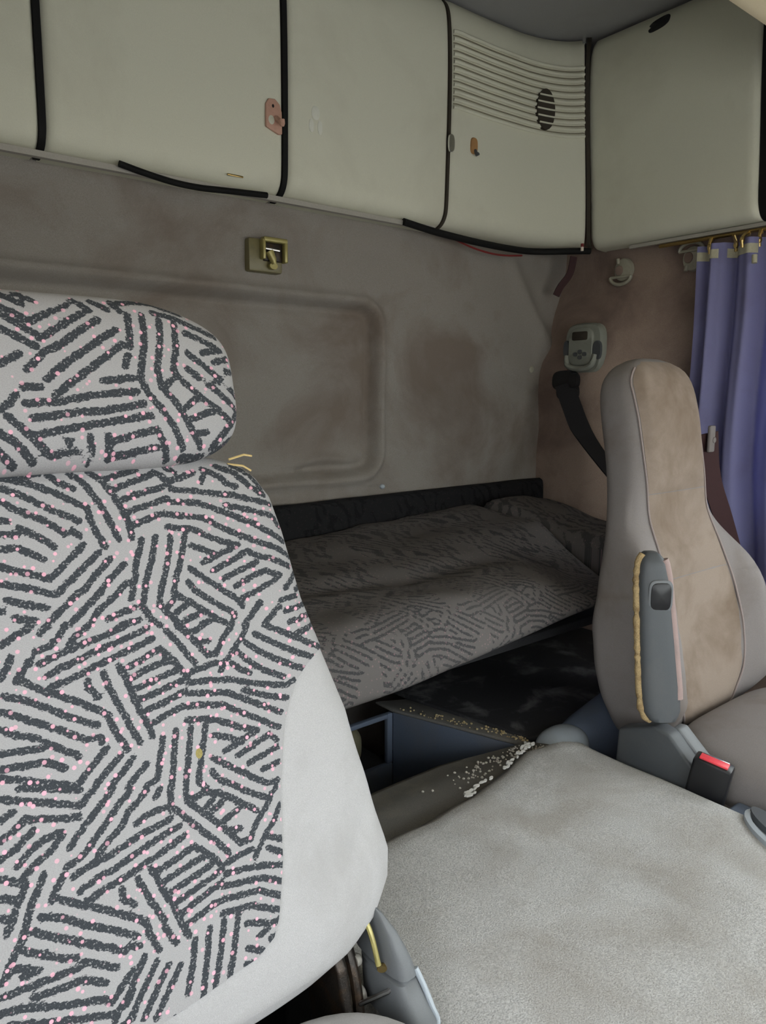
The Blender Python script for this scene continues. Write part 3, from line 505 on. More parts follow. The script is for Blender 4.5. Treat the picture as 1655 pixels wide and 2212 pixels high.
tag(link("label_strip", *bevel_box(0.845, 0.885, 1.603, 1.606, 0.492, 0.496, 0.0005, 1), M['brass']), "tiny yellow strip on the lower edge of the wide locker", "strip")
# hooks on the lockers
hk = thing("wall_hook", (0.962, 1.59, 0.60), "salmon pink plastic hook plate stuck on the wide overhead locker", "hook")
bp = [(-0.021, -0.024), (0.013, -0.036), (0.022, -0.034), (0.022, 0.014), (0.017, 0.030), (0.004, 0.040), (-0.012, 0.038), (-0.020, 0.026), (-0.021, 0.0)]
link("plate", *bevel_poly([(0.962+a, 0.637+b) for a, b in bp], 'y', 1.590, 1.597, 0.002), M['pink_plastic'], hk)
link("hook", *tube(smooth_path([(0.968, 1.589, 0.635), (0.970, 1.578, 0.626), (0.972, 1.571, 0.618), (0.971, 1.570, 0.628)], 4), [0.0062]*13, 8), M['pink_plastic'], hk)
link("hole", *disc((0.955, 1.5905, 0.629), (1, 0, 0), (0, 0, 1), 0.008, 0.010, 0.0010, 16), M['locker'], hk); link("pin_hole", *disc((0.960, 1.5905, 0.660), (1, 0, 0), (0, 0, 1), 0.003, 0.004, 0.0012, 10), M['black'], hk)
ok_ = thing("wall_hook", (1.625, 1.59, 0.68), "small orange brown adhesive hook on the corner panel", "hook")
link("plate", *disc((1.625, 1.595, 0.704), (1, 0, 0), (0, 0, 1), 0.013, 0.022, 0.006, 20, 3), M['orange_plastic'], ok_)
link("hook", *tube([(1.627, 1.590, 0.692), (1.627, 1.582, 0.678), (1.627, 1.576, 0.680)], 0.005, 8), M['dark_plastic'], ok_)

# ================================================================== THINGS ON THE BACK WALL
la = thing("wall_latch", (0.985, 1.70, 0.31), "square olive steel latch with a shiny bar on the back wall", "latch")
link("base_plate", *bevel_box(0.938, 1.034, 1.682, 1.722, 0.303, 0.383, 0.006, 2), M['olive_metal'], la)
fr = join(bevel_box(0.972, 1.040, 1.664, 1.684, 0.374, 0.386, 0.003), bevel_box(1.030, 1.040, 1.664, 1.684, 0.328, 0.378, 0.003), bevel_box(0.968, 0.977, 1.664, 1.684, 0.332, 0.380, 0.003))
link("frame", *fr, M['gold_metal'], la)
link("recess", *bevel_box(0.977, 1.030, 1.676, 1.684, 0.330, 0.374, 0.002), M['dark_metal'], la)
link("bar", *tube([(0.976, 1.668, 0.358), (1.016, 1.668, 0.356)], 0.004, 8), M['chrome'], la)
link("hasp", *join(tube([(0.990, 1.672, 0.352), (0.998, 1.668, 0.332), (1.0, 1.668, 0.322)], [0.011, 0.009, 0.006], 10), disc((1.0, 1.676, 0.318), (1, 0, 0), (0, 0, 1), 0.012, 0.009, 0.008, 14)), M['gold_metal'], la)
bt = thing("wall_button", (0.566, 1.70, 0.46), "round clear plastic button on the back wall at the far left", "button")
link("washer", *disc((0.566, 1.708, 0.462), (1, 0, 0), (0, 0, 1), 0.017, 0.017, 0.006, 24), M['clear_plastic'], bt); link("centre", *disc((0.566, 1.702, 0.462), (1, 0, 0), (0, 0, 1), 0.006, 0.006, 0.004, 14), M['seam'], bt)
tag(link("wall_button", *disc((1.437, 1.706, 0.437), (1, 0, 0), (0, 0, 1), 0.014, 0.015, 0.006, 20, 2, 0.002), M['clear_plastic']), "small beige button on the back wall below the corner panel's left end", "button")
tag(link("wall_button", *disc((2.030, 1.700, 0.086), (1, 0, 0), (0, 0, 1), 0.012, 0.012, 0.006, 16, 2, 0.003), M['clear_plastic']), "tiny pale button low down near the far corner of the back wall", "button")
tag(link("wall_button", *disc((1.335, 1.655, -0.262), (1, 0, 0), (0, 0, 1), 0.008, 0.007, 0.006, 14, 2, 0.003), M['pale_plastic']), "tiny pale stud at the lower edge of the back wall above the bunk", "button")
tb = bevel_box(2.085, 2.135, 1.640, 1.648, 0.385, 0.455, 0.004)
# ================================================================== THINGS ON THE FAR SIDE WALL
def frame_x(c, ux=(0, -1, 0), uz=(0, 0, 1)): return c, ux, uz
cpn = thing("control_panel", (2.08, 1.525, 0.08), "rounded grey green control panel with display and buttons on the far side wall", "control panel")
ny = Vector((-1, -0.0, 0)); 
def side_disc(c, ru, rv, th, n=24, p=2.0, dome=0.0, tilt=0.0):
    u = Vector((0.0, -1, tilt)); w = Vector((0, tilt, 1)); return disc(c, u, w, ru, rv, th, n, p, dome)
PX_ = side_x(1.52, 0.15)
nrm = Vector((0, -1, 0)).cross(Vector((0, 0, 1)))
link("housing", *side_disc((PX_+0.004, 1.521, 0.150), 0.072, 0.082, 0.030, 36, 4, 0.0), M['control'], cpn)
bz_ = link("bezel", *side_disc((PX_-0.024, 1.524, 0.156), 0.048, 0.060, 0.012, 32, 4), M['control'], cpn)
link("display", *side_disc((PX_-0.034, 1.526, 0.190), 0.030, 0.014, 0.004, 20, 8), M['seam'], bz_)
link("handle_lip", *tube(smooth_path([(PX_-0.030, 1.578, 0.128), (PX_-0.036, 1.572, 0.098), (PX_-0.036, 1.545, 0.086), (PX_-0.036, 1.500, 0.086), (PX_-0.036, 1.475, 0.098), (PX_-0.030, 1.468, 0.128)], 4), 0.010, 8), M['control'], cpn)
for dy, dz in ((0.018, 0), (0, 0.008), (-0.018, 0), (0, -0.010)):
    link("button", *side_disc((PX_-0.034, 1.523+dy, 0.131+dz), 0.008, 0.007, 0.006, 14, 2.5), M['dark_plastic'], bz_)
link("side_grip", *side_disc((PX_-0.024, 1.462, 0.142), 0.016, 0.030, 0.010, 20, 2.6), M['dark_plastic'], cpn)
link("side_grip", *side_disc((PX_-0.024, 1.582, 0.150), 0.011, 0.028, 0.010, 20, 2.6), M['dark_plastic'], cpn)
def round_hook(y, z, label, flip):
    x = side_x(y, z)-0.004
    t = thing("coat_hook", (x, y, z-0.04), label, "hook", "round translucent hooks under the side locker")
    link("disc", *side_disc((x, y, z), 0.033, 0.037, 0.016, 28, 2, 0.004), M['clear_plastic'], t)
    link("hub", *side_disc((x-0.018, y+0.010, z-0.002*flip), 0.014, 0.016, 0.006, 18), M['brown_carpet'], t)
    s = 1 if flip > 0 else -1
    arc = [(x-0.020, y+0.040*math.cos(a)*0.95+0.004, z-s*0.022-s*0.024*math.sin(a)) for a in np.linspace(0, PI, 13)]
    link("lip", *join(tube(arc, 0.006, 8), tube([arc[0], arc[-1]], 0.0045, 8)), M['clear_plastic'], t)
    link("tab", *tube([(x-0.018, y+0.016, z+s*0.020), (x-0.020, y+0.017, z+s*0.036)], 0.006, 8), M['clear_plastic'], t)
round_hook(1.450, 0.400, "translucent round hook on the far side wall above the control panel", 1)
round_hook(1.215, 0.405, "translucent round hook on the far side wall beside the blue curtain", -1)
# upper seat belt guide with its strap
sb = thing("seat_belt", (2.06, 1.56, 0.06), "black seat belt with its guide running down behind the far seat", "seat belt")
gx = side_x(1.57, 0.05)
link("guide_housing", *join(side_disc((gx+0.004, 1.575, 0.046), 0.046, 0.034, 0.034, 24, 3, 0.006), side_disc((gx+0.004, 1.565, 0.010), 0.040, 0.030, 0.030, 24, 2.6, 0.004), side_disc((gx-0.02, 1.528, 0.046), 0.017, 0.024, 0.02, 16, 2.6)), M['black'], sb)
link("strap", *strap(smooth_path([(gx-0.040, 1.560, 0.035), (gx-0.052, 1.520, -0.03), (gx-0.065, 1.46, -0.12), (1.94, 1.30, -0.23), (1.82, 1.08, -0.34)], 5), (0.25, -0.9, -0.45), 0.062, 0.004), M['webbing'], sb)
b2 = thing("seat_belt", (1.86, 1.0, -0.6), "dark maroon seat belt strap between the far seat and the curtain", "seat belt")
link("strap", *strap(smooth_path([(1.905, 0.985, -0.10), (1.935, 0.985, -0.22), (1.99, 0.97, -0.34), (2.06, 0.95, -0.50), (2.10, 0.93, -0.62)], 5), (0.85, -0.5, 0.1), 0.052, 0.004), M['belt_red'], b2)
link("anchor", *join(bevel_box(1.890, 1.918, 0.972, 0.982, -0.150, -0.080, 0.004), disc((1.910, 0.972, -0.118), (1, 0, 0), (0, 0, 1), 0.008, 0.008, 0.002, 12)), M['far_velour'], b2)
# ================================================================== CURTAIN
cu = thing("curtain", (2.10, 0.9, -0.62), "blue side window curtain gathered beside the far seat", "curtain")
yy = np.linspace(1.172, 0.62, 170)
def cur(y, z, off=0.0):
    s = (1.172-y)
    amp = 0.022+0.012*ss(0.3, -0.5, z)
    ph = 2*PI*(s/0.105 + 0.35*math.sin(s*9.0)) + 0.5*nz(s*4, z*1.2)
    d = amp*math.sin(ph) + 0.006*math.sin(2.3*ph+1.7+z*2) + 0.010*nz(s*7, z*2.5+4)
    yo = 0.012*nz(s*3+9, z*2.2) - 0.05*ss(0.0, -0.6, z)*(1-s/0.6)*0.4
    return (2.128 - off + d*ss(0.0, 0.03, s+0.004), y+yo, z)
zc_ = np.concatenate([np.linspace(0.425, 0.36, 5), np.linspace(0.34, -0.60, 60)])
v = [cur(y, z) for y in yy for z in zc_]
v2 = [(a-0.0016, b, c) for a, b, c in v]; n0 = len(v); gf = grid_faces(len(yy), len(zc_))
def thicken(v, f, nu, nv, dx=(-0.0016, 0, 0)):
    n = len(v); V = v+[(a+dx[0], b+dx[1], c+dx[2]) for a, b, c in v]; Fc = list(f)+[tuple(i+n for i in q[::-1]) for q in f]
    rim = [i*nv for i in range(nu)]+[(nu-1)*nv+j for j in range(1, nv)]+[i*nv+nv-1 for i in range(nu-2, -1, -1)]+[j for j in range(nv-2, 0, -1)]
    for a, b in zip(rim, rim[1:]+rim[:1]): Fc.append((a, b, b+n, a+n))
    return V, Fc
cl_ = link("cloth", *thicken(v, gf, len(yy), len(zc_)), M['curtain'], cu, sharp=80)
seg_y = [(1.170, 1.105), (1.088, 1.000), (0.985, 0.945), (0.93, 0.86), (0.84, 0.76), (0.75, 0.64)]
for a, b in seg_y:
    ty = np.linspace(a, b, 16); tz = np.linspace(0.408, 0.383, 4)
    vv = [cur(y, z, 0.0035) for y in ty for z in tz]
    link("header_tape", *thicken(vv, grid_faces(16, 4), 16, 4), M['tape'], cl_, sharp=80)["label"] = "cream header tape"
for k, y in enumerate((1.135, 1.07, 1.03, 0.995, 0.95, 0.90, 0.83, 0.75)):
    p = cur(y, 0.420, 0.002)
    link("curtain_hook", *join(tube(smooth_path([(p[0]-0.004, y, 0.400), (p[0]-0.008, y, 0.425), (2.132, y, 0.443), (2.140, y, 0.436)], 4), 0.0045, 8), disc((p[0]-0.004, y, 0.418), (0, -1, 0), (0, 0, 1), 0.006, 0.011, 0.006, 12)), M['brass'], cu)
link("cord_end", *tube([(2.085, 0.985, 0.372), (2.083, 0.983, 0.350)], 0.007, 10), M['tape'], cu)
tag(link("curtain_rail", *tube([(2.137, y, 0.446) for y in np.linspace(0.35, 1.30, 6)], 0.0055, 8), M['brass']), "thin brass curtain rail under the side locker", "rail")
# ================================================================== NEAR SEAT
REC = math.radians(14); SO = Vector((0.2, 0.56, -0.70)); SA = Vector((0, math.sin(REC), math.cos(REC))); SN = Vector((0, -math.cos(REC), math.sin(REC)))
def sp(w, s, n): return tuple(SO + Vector((w, 0, 0)) + SA*s + SN*n)
seat1 = thing("driver_seat", (0.2, 0.45, FLOOR_Z), "near truck seat with grey, black and pink flecked patterned cover and pale grey side bolster", "seat")
BW = [(0.072, 0.10), (0.074, 0.165), (0.079, 0.215), (0.091, 0.258), (0.112, 0.294), (0.145, 0.317), (0.175, 0.322), (0.255, 0.309), (0.349, 0.291), (0.42, 0.270), (0.49, 0.250), (0.568, 0.238), (0.610, 0.228), (0.632, 0.214), (0.648, 0.195), (0.658, 0.165), (0.664, 0.12), (0.667, 0.06)]
BD = [(0.072, 0.02), (0.079, 0.040), (0.095, 0.052), (0.13, 0.060), (0.60, 0.057), (0.64, 0.052), (0.658, 0.040), (0.667, 0.012)]
BC = [(0.072, -0.052), (0.13, -0.056), (0.62, -0.055), (0.70, -0.050)]
PB = 3.6
def back_front(w, s, off=0.0):
    W, D, c = interp(BW, s)+off, interp(BD, s)+off, interp(BC, s)
    q = max(0.0, 1-(min(1, abs(w)/W))**PB); return c + D*q**(1/PB)
S_rows = sorted(set([t[0] for t in BW]+list(np.linspace(0.075, 0.14, 12))+list(np.linspace(0.15, 0.667, 50))))
rings = []
for s in S_rows:
    W, D, c = interp(BW, s), interp(BD, s), interp(BC, s); r = []
    for i in range(72):
        a = 2*PI*i/72; ca, sa = math.cos(a), math.sin(a)
        w = W*math.copysign(abs(ca)**(2/PB), ca); n = c + D*math.copysign(abs(sa)**(2/PB), sa)
        fold = 0.006*math.exp(-(((w-0.25)*0.75+(s-0.20)*-0.66)/0.008)**2)*ss(0.2, 0.24, w)*(1-ss(0.27, 0.30, w)) if sa > 0 else 0
        r.append(sp(w + 0.003*nz(s*14, i*0.3)*(abs(ca) > 0.7), s, n - fold + 0.002*nz(w*12, s*12, 3)))
    rings.append(r)
link("backrest", *loft(rings), M['grey_velour'], seat1, sharp=70)
# patterned centre of the backrest
WI = [(0.1370, 0.012), (0.1385, 0.030), (0.141, 0.055), (0.146, 0.088), (0.149, 0.118), (0.160, 0.139), (0.175, 0.147), (0.188, 0.151), (0.231, 0.162), (0.301, 0.171), (0.365, 0.188), (0.385, 0.199), (0.404, 0.213), (0.418, 0.232), (0.427, 0.254), (0.430, 0.27), (0.436, 0.40), (0.70, 0.40)]
rows = sorted(set(list(np.arange(0.1372, 0.15, 0.0004))+list(np.arange(0.15, 0.19, 0.0008))+list(np.arange(0.19, 0.36, 0.0022))+list(np.arange(0.36, 0.44, 0.0008))+list(np.arange(0.44, 0.66, 0.0022))+[0.6625, 0.665, 0.667]))
ncol = 230; V, UV = [], []
for s in rows:
    W = interp(BW, s)+0.0025; wi = min(interp(WI, s), W)
    for j in range(ncol):
        t = -1+2*j/(ncol-1)
        w = min(wi, W*0.999)*math.sin(t*PI/2)
        edge = min(1, (1-abs(t))*ncol/9.0)
        n = back_front(w, s, 0.0025*edge + 0.0002)
        V.append(sp(w, s, n)); UV.append((w*(1-0.085*ss(0.60, 1.0, abs(w)/W)), s))      # cloth eased round the edge
ins = link("backrest_cover", V, grid_faces(len(rows), ncol), M['print'], seat1, sharp=80)
set_print(ins, UV, BACK_SEG, 0.0033); ins["label"] = "grey cloth with black bars and pink flecks"
# seam cord round the patterned panel
cord = [sp(interp(WI, s), s, back_front(interp(WI, s), s)+0.0006) for s in np.arange(0.1372, 0.4265, 0.004)]
link("seam", *tube(cord, 0.0014, 6), M['grey_velour'], seat1)
# headrest, a padded pillow
def pillow_pt(k, a, a_, b_, D, q=2.8, pe=3.6):
    ca, sa = math.cos(a), math.sin(a)
    return (a_*k*math.copysign(abs(ca)**(2/pe), ca), b_*k*math.copysign(abs(sa)**(2/pe), sa), D*(max(0, 1-k**q))**(1/q))
V, UV = [], []; na = 440
HC, HN = 0.733, -0.012
kf = list(np.sin(np.linspace(PI/2, 0.0, 150)[:-1]*0.5 + PI/4*np.linspace(1, 0, 150)[:-1])); kb = list(np.sin(np.linspace(PI/2, 0.01, 24)))
order = [(k, -1) for k in reversed(kb)] + [(k, 1) for k in kf[1:]]
for k, sd in order:
    for i in range(na):
        w, s, n = pillow_pt(k, 2*PI*i/na, 0.188, 0.085, 0.050)
        if s > 0: s *= 1.0 - 0.10*ss(0.08, 0.18, abs(w))
        s += -0.004*ss(0.0, 0.17, abs(w))*(s < 0)
        V.append(sp(w, HC+s, HN + sd*n)); UV.append((w*(1-0.06*ss(0.6, 1.0, abs(w)/0.188)), HC+s))
hf = grid_faces(len(order), na, True); V.append(sp(0, HC, HN+0.050)); UV.append((0, HC))
for i in range(na): hf.append(((len(order)-1)*na+i, (len(order)-1)*na+(i+1) % na, len(V)-1))
hr = link("headrest", V, hf, M['print'], seat1, sharp=80)
set_print(hr, UV, HEAD_SEG, 0.0036)
for w in (-0.07, 0.07): link("headrest_post", *tube([sp(w, 0.655, -0.055), sp(w, 0.72, -0.03)], 0.008, 8), M['chrome'], seat1)
# seat cushion, base and suspension box
def pillow_box(x0, x1, y0, y1, z0, z1, p=5.0, crown=0.02, nu=40):
    cx, cy, cz = (x0+x1)/2, (y0+y1)/2, (z0+z1)/2; a, b, c = (x1-x0)/2, (y1-y0)/2, (z1-z0)/2; R = []
    for i in range(25):
        ph = -PI/2+PI*i/24; cp_, sp_ = abs(math.cos(ph))**(2/p), math.copysign(abs(math.sin(ph))**(2/p), math.sin(ph)); r = []
        for j in range(nu):
            th = 2*PI*j/nu; ct, st = math.cos(th), math.sin(th)
            X = math.copysign(abs(ct)**(2/p), ct); Y = math.copysign(abs(st)**(2/p), st)
            x, y = cx+a*X*cp_, cy+b*Y*cp_
            z = cz+c*sp_ + (crown*(1-(X*cp_)**2)*(1-(Y*cp_)**2) if sp_ > 0 else 0)
            r.append((x, y, z))
        R.append(r)
    return loft(R)
v, f = pillow_box(-0.07, 0.475, 0.06, 0.605, -0.775, -0.622, 4.0, 0.008, 60)
link("seat_cushion", v, f, M['grey_velour'], seat1, sharp=70)
link("base", *bevel_box(0.0, 0.40, 0.14, 0.60, FLOOR_Z, -0.80, 0.01), M['dark_plastic'], seat1)
link("seat_frame", *bevel_box(-0.03, 0.43, 0.12, 0.62, -0.80, -0.765, 0.006), M['dark_metal'], seat1)
# recliner at the right rear corner
hx = 0.440
link("recliner_plate", *bevel_poly([(0.56, -0.79), (0.66, -0.79), (0.675, -0.70), (0.665, -0.630), (0.630, -0.618), (0.610, -0.645), (0.598, -0.69)], 'x', hx-0.012, hx+0.002, 0.003), M['dark_metal'], seat1)
for y, z, r in ((0.618, -0.650, 0.007), (0.612, -0.690, 0.011), (0.640, -0.705, 0.008)):
    link("bolt", *disc((hx+(0.001 if r > 0.0075 and z > -0.69 else 0.018), y, z), (0, 1, 0), (0, 0, 1), r, r, 0.006, 14, 2, 0.003), M['rail'], seat1)
link("recliner_arm", *tube(smooth_path([(hx+0.010, 0.655, -0.600), (hx+0.014, 0.630, -0.632), (hx+0.014, 0.612, -0.668), (hx+0.012, 0.600, -0.715)], 5), 0.007, 8), M['dark_metal'], seat1)
link("spring", *tube(smooth_path([(hx+0.022, 0.625, -0.575), (hx+0.026, 0.600, -0.603), (hx+0.028, 0.586, -0.640)], 6), 0.0032, 8), M['gold_metal'], seat1)
link("link_rod", *tube([(hx+0.012, 0.600, -0.690), (hx+0.036, 0.578, -0.672), (hx+0.056, 0.568, -0.655)], 0.0032, 8), M['chrome'], seat1)
link("link_end", *disc((hx+0.036, 0.590, -0.648), (0.8, -0.6, 0), (0, 0, 1), 0.006, 0.0045, 0.005, 12), M['brass'], seat1)
# grey plastic side cover of the recliner
def shell_ring(z, x0, x1, y0, y1, n=22):
    cx, cy = (x0+x1)/2, (y0+y1)/2; r = []
    for i in range(n):
        a = 2*PI*i/n; ca, sa = math.cos(a), math.sin(a)
        r.append((cx+(x1-x0)/2*math.copysign(abs(ca)**0.6, ca), cy+(y1-y0)/2*math.copysign(abs(sa)**0.6, sa), z))
    return r
up = [shell_ring(z, hx+0.038, x1, y0, 0.655) for z, x1, y0 in ((-0.655, 0.512, 0.560), (-0.635, 0.506, 0.566), (-0.610, 0.497, 0.580), (-0.590, 0.486, 0.598), (-0.578, 0.474, 0.622))]
link("side_cover", *loft(up), M['grey_plastic'], seat1, sharp=60)
lo = [shell_ring(z, hx+0.036, x1, y0, 0.64) for z, x1, y0 in ((-0.712, 0.523, 0.530), (-0.70, 0.521, 0.534), (-0.68, 0.516, 0.548), (-0.660, 0.511, 0.560))]
link("side_cover_lower", *loft(lo), M['grey_plastic'], seat1, sharp=60)
link("cover_ridge", *tube(smooth_path([(0.506, 0.566, -0.650), (0.511, 0.556, -0.670), (0.514, 0.546, -0.690), (0.516, 0.538, -0.706), (0.500, 0.532, -0.708)], 5), 0.0035, 8), M['pale_plastic'], seat1)
# loose straws caught on the seat's shoulder
link("stain", *disc(sp(0.088, 0.362, 0.0028+back_front(0.088, 0.362)-0.0003), (1, 0, 0), SA, 0.0036, 0.005, 0.0004, 12), M['yellow_stain'], seat1)["label"] = "small dried yellow stain"
tag(link("straw_bits", *join(tube([(0.378, 0.735, -0.070), (0.398, 0.738, -0.066), (0.409, 0.74, -0.068)], 0.0012, 5), tube([(0.376, 0.735, -0.075), (0.395, 0.735, -0.078), (0.405, 0.735, -0.084)], 0.0012, 5)), M['straw']), "two loose yellow straws sticking out below the near headrest", "straw")
# ================================================================== FAR SEAT
R2 = math.radians(11.2); FO = Vector((1.585, 0.765, -0.75)); FA = Vector((0, math.sin(R2), math.cos(R2))); FN = Vector((0, -math.cos(R2), math.sin(R2)))
def fp(w, s, n): return tuple(FO + Vector((w, 0, 0)) + FA*s + FN*n)
seat2 = thing("passenger_seat", (1.585, 0.5, FLOOR_Z), "far grey truck seat with tan stained centre and a folded up armrest", "seat")
FW = [(0.0, 0.16), (0.015, 0.20), (0.05, 0.235), (0.12, 0.268), (0.20, 0.279), (0.27, 0.272), (0.34, 0.245), (0.42, 0.205), (0.50, 0.172), (0.58, 0.152), (0.66, 0.143), (0.74, 0.139), (0.79, 0.132), (0.82, 0.118), (0.842, 0.092), (0.856, 0.055), (0.860, 0.02)]
FD = [(0.0, 0.03), (0.05, 0.06), (0.20, 0.068), (0.45, 0.062), (0.60, 0.060), (0.75, 0.062), (0.80, 0.058), (0.835, 0.044), (0.855, 0.022), (0.860, 0.008)]
FC = [(0.0, -0.06), (0.86, -0.062)]
PF = 3.4
def f_bump(w, s):
    wb = 0.205
    return 0.066*ss(0.0, 0.12, s)*(1-ss(0.30, 0.50, s))*math.exp(-((abs(w)-wb)/0.058)**2) + 0.014*math.exp(-((s-0.70)/0.10)**2)*math.exp(-(w/0.12)**2) - 0.010*math.exp(-((s-0.50)/0.06)**2)
def f_front(w, s, off=0.0):
    W, D, c = sm_interp(FW, s)+off, sm_interp(FD, s)+off, sm_interp(FC, s)
    q = max(0.0, 1-(min(1, abs(w)/W))**PF); return c + D*q**(1/PF) + f_bump(w, s)
S2 = sorted(set([t[0] for t in FW]+list(np.linspace(0.02, 0.86, 64))))
rings = []
for s in S2:
    W, D, c = sm_interp(FW, s), sm_interp(FD, s), sm_interp(FC, s); r = []
    for i in range(88):
        a = 2*PI*i/88; ca, sa = math.cos(a), math.sin(a)
        w = W*math.copysign(abs(ca)**(2/PF), ca); n = c + D*math.copysign(abs(sa)**(2/PF), sa)
        if sa > 0: n += f_bump(w, s)*min(1, sa*2.5)
        crease = 0.004*nz(w*9+2, s*16)*(1-ss(0.3, 0.45, s))
        r.append(fp(w, s, n + crease))
    rings.append(r)
link("backrest", *loft(rings), M['far_velour'], seat2, sharp=70)
FI = [(0.02, 0.095), (0.10, 0.128), (0.20, 0.140), (0.30, 0.136), (0.40, 0.128), (0.52, 0.120), (0.70, 0.122), (0.79, 0.120), (0.815, 0.108), (0.835, 0.085), (0.846, 0.06)]
def f_panel(name, s0, s1, mat):
    rows = np.linspace(s0, s1, max(8, int((s1-s0)/0.012))); V = []
    for a, s in enumerate(rows):
        wi = sm_interp(FI, s)
        for j in range(31):
            t = -1+2*j/30; w = wi*t
            e = min(1, (1-abs(t))*6, (a)/2.0, (len(rows)-1-a)/2.0)
            V.append(fp(w, s, f_front(w, s, 0.0) + 0.0010 + 0.005*e))
    return link(name, V, grid_faces(len(rows), 31), mat, seat2, sharp=80)
p1 = f_panel("lumbar_panel", 0.03, 0.355, M['far_tan']); p2 = f_panel("shoulder_panel", 0.357, 0.545, M['far_tan']); p3 = f_panel("head_panel", 0.547, 0.845, M['far_tan'])
for p_ in (p1, p2, p3): p_["label"] = "tan stained centre panel"
for sg in (-1, 1):
    link("piping", *tube([fp(sg*(sm_interp(FI, s)+0.004), s, f_front(sg*(sm_interp(FI, s)+0.004), s)+0.002) for s in np.linspace(0.03, 0.83, 60)], 0.0024, 6), M['piping'], seat2)
# cushion
v, f = pillow_box(1.32, 1.86, 0.18, 0.765, -0.815, -0.672, 4.2, 0.022, 60)
link("seat_cushion", v, f, M['far_velour'], seat2, sharp=70)
link("cushion_skirt", *bevel_box(1.318, 1.862, 0.20, 0.75, -0.845, -0.760, 0.02, 3), M['far_velour'], seat2)
link("base", *bevel_box(1.36, 1.82, 0.22, 0.76, FLOOR_Z, -0.84, 0.02), M['dark_plastic'], seat2)
# folded up armrest: rounded bar, torn foam along its rear edge
AU = Vector((0.78, -0.62, 0)); AV = Vector((-0.62, -0.78, 0))      # width and facing directions
def arm_c(t): return Vector((1.285, 0.765, -0.300)).lerp(Vector((1.283, 0.722, -0.628)), t)
AW = [(0, 0.012), (0.02, 0.020), (0.06, 0.026), (0.15, 0.031), (0.5, 0.036), (0.8, 0.039), (0.93, 0.037), (0.98, 0.030), (1.0, 0.018)]
rings = []
for t in [0, 0.01, 0.03, 0.06, 0.1]+list(np.linspace(0.15, 0.9, 20))+[0.93, 0.96, 0.985, 1.0]:
    W = interp(AW, t); D = 0.026*min(1, W/0.026); c = arm_c(t); r = []
    for i in range(32):
        a = 2*PI*i/32; ca, sa = math.cos(a), math.sin(a)
        r.append(tuple(c + AU*W*math.copysign(abs(ca)**(2/3.2), ca) + AV*D*math.copysign(abs(sa)**(2/3.2), sa)))
    rings.append(r)
ar_ = link("armrest", *loft(rings), M['dark_plastic'], seat2, sharp=60); ar_["label"] = "dark grey folded up armrest"
def arm_edge(side, fr, rr):
    return [tuple(arm_c(t) + AU*side*interp(AW, t)*fr + AV*0.006) for t in np.linspace(0.01, 0.995, 40)]
pts = arm_edge(-1, 1.02, 1); 
link("foam_edge", *tube([(p[0]+0.0025*nz(i*0.9, 1), p[1], p[2]) for i, p in enumerate(pts)], [0.0075+0.0028*nz(i*1.1, 7) for i in range(40)], 9), M['foam'], ar_)["label"] = "torn yellow foam edge"
pts = [tuple(arm_c(t) + AU*interp(AW, t)*0.83 + AV*0.012) for t in np.linspace(0.04, 0.86, 30)]
link("worn_edge", *tube(pts, 0.0105, 9), M['worn_pink'], ar_)["label"] = "rubbed pinkish edge"
c = arm_c(0.245)
link("pocket_rim", *disc(tuple(c+AU*0.006+AV*0.0225), AU, (0, 0, 1), 0.0235, 0.032, 0.0045, 24, 4), M['grey_plastic'], ar_)
link("pocket", *disc(tuple(c+AU*0.006+AV*0.0245), AU, (0, 0, 1), 0.0195, 0.027, 0.0045, 24, 4), M['black'], ar_)["label"] = "black release pocket"
# recliner cover and belt buckle
link("recliner_cover", *bevel_poly([(0.800, -0.668), (0.722, -0.636), (0.690, -0.643), (0.640, -0.690), (0.628, -0.74), (0.62, -0.86), (0.81, -0.86)], 'x', 1.262, 1.302, 0.006, 3), M['dark_plastic'], seat2, sharp=40)
link("cover_strip", *bevel_poly([(0.705, -0.642), (0.690, -0.640), (0.615, -0.706), (0.62, -0.722), (0.64, -0.712)], 'x', 1.296, 1.330, 0.004), M['grey_plastic'], seat2)
bk = Vector((1.270, 0.608, -0.690))
bz = Vector((0.0, -0.18, 0.98)).normalized(); by = Vector((0.25, -0.96, -0.18)).normalized(); by = (by-bz*by.dot(bz)).normalized(); bx = by.cross(bz)
def ob_box(c, hx_, hy_, h0, h1, b=0.004):
    v, f = bevel_box(-hx_, hx_, -hy_, hy_, h0, h1, b, 2)
    return [tuple(c+bx*p[0]+by*p[1]+bz*p[2]) for p in v], f
bu_ = link("buckle", *ob_box(bk, 0.018, 0.034, -0.060, 0.028, 0.006), M['black'], seat2); bu_["label"] = "black seat belt buckle"
link("release_button", *ob_box(bk+bz*0.0265+bx*0.003, 0.0095, 0.025, 0.0, 0.0045, 0.0015), M['red_button'], bu_)["label"] = "red release button"
link("buckle_slot", *ob_box(bk+bz*0.0265-bx*0.0085, 0.0022, 0.024, 0.0, 0.004, 0.0008), M['chrome'], bu_)
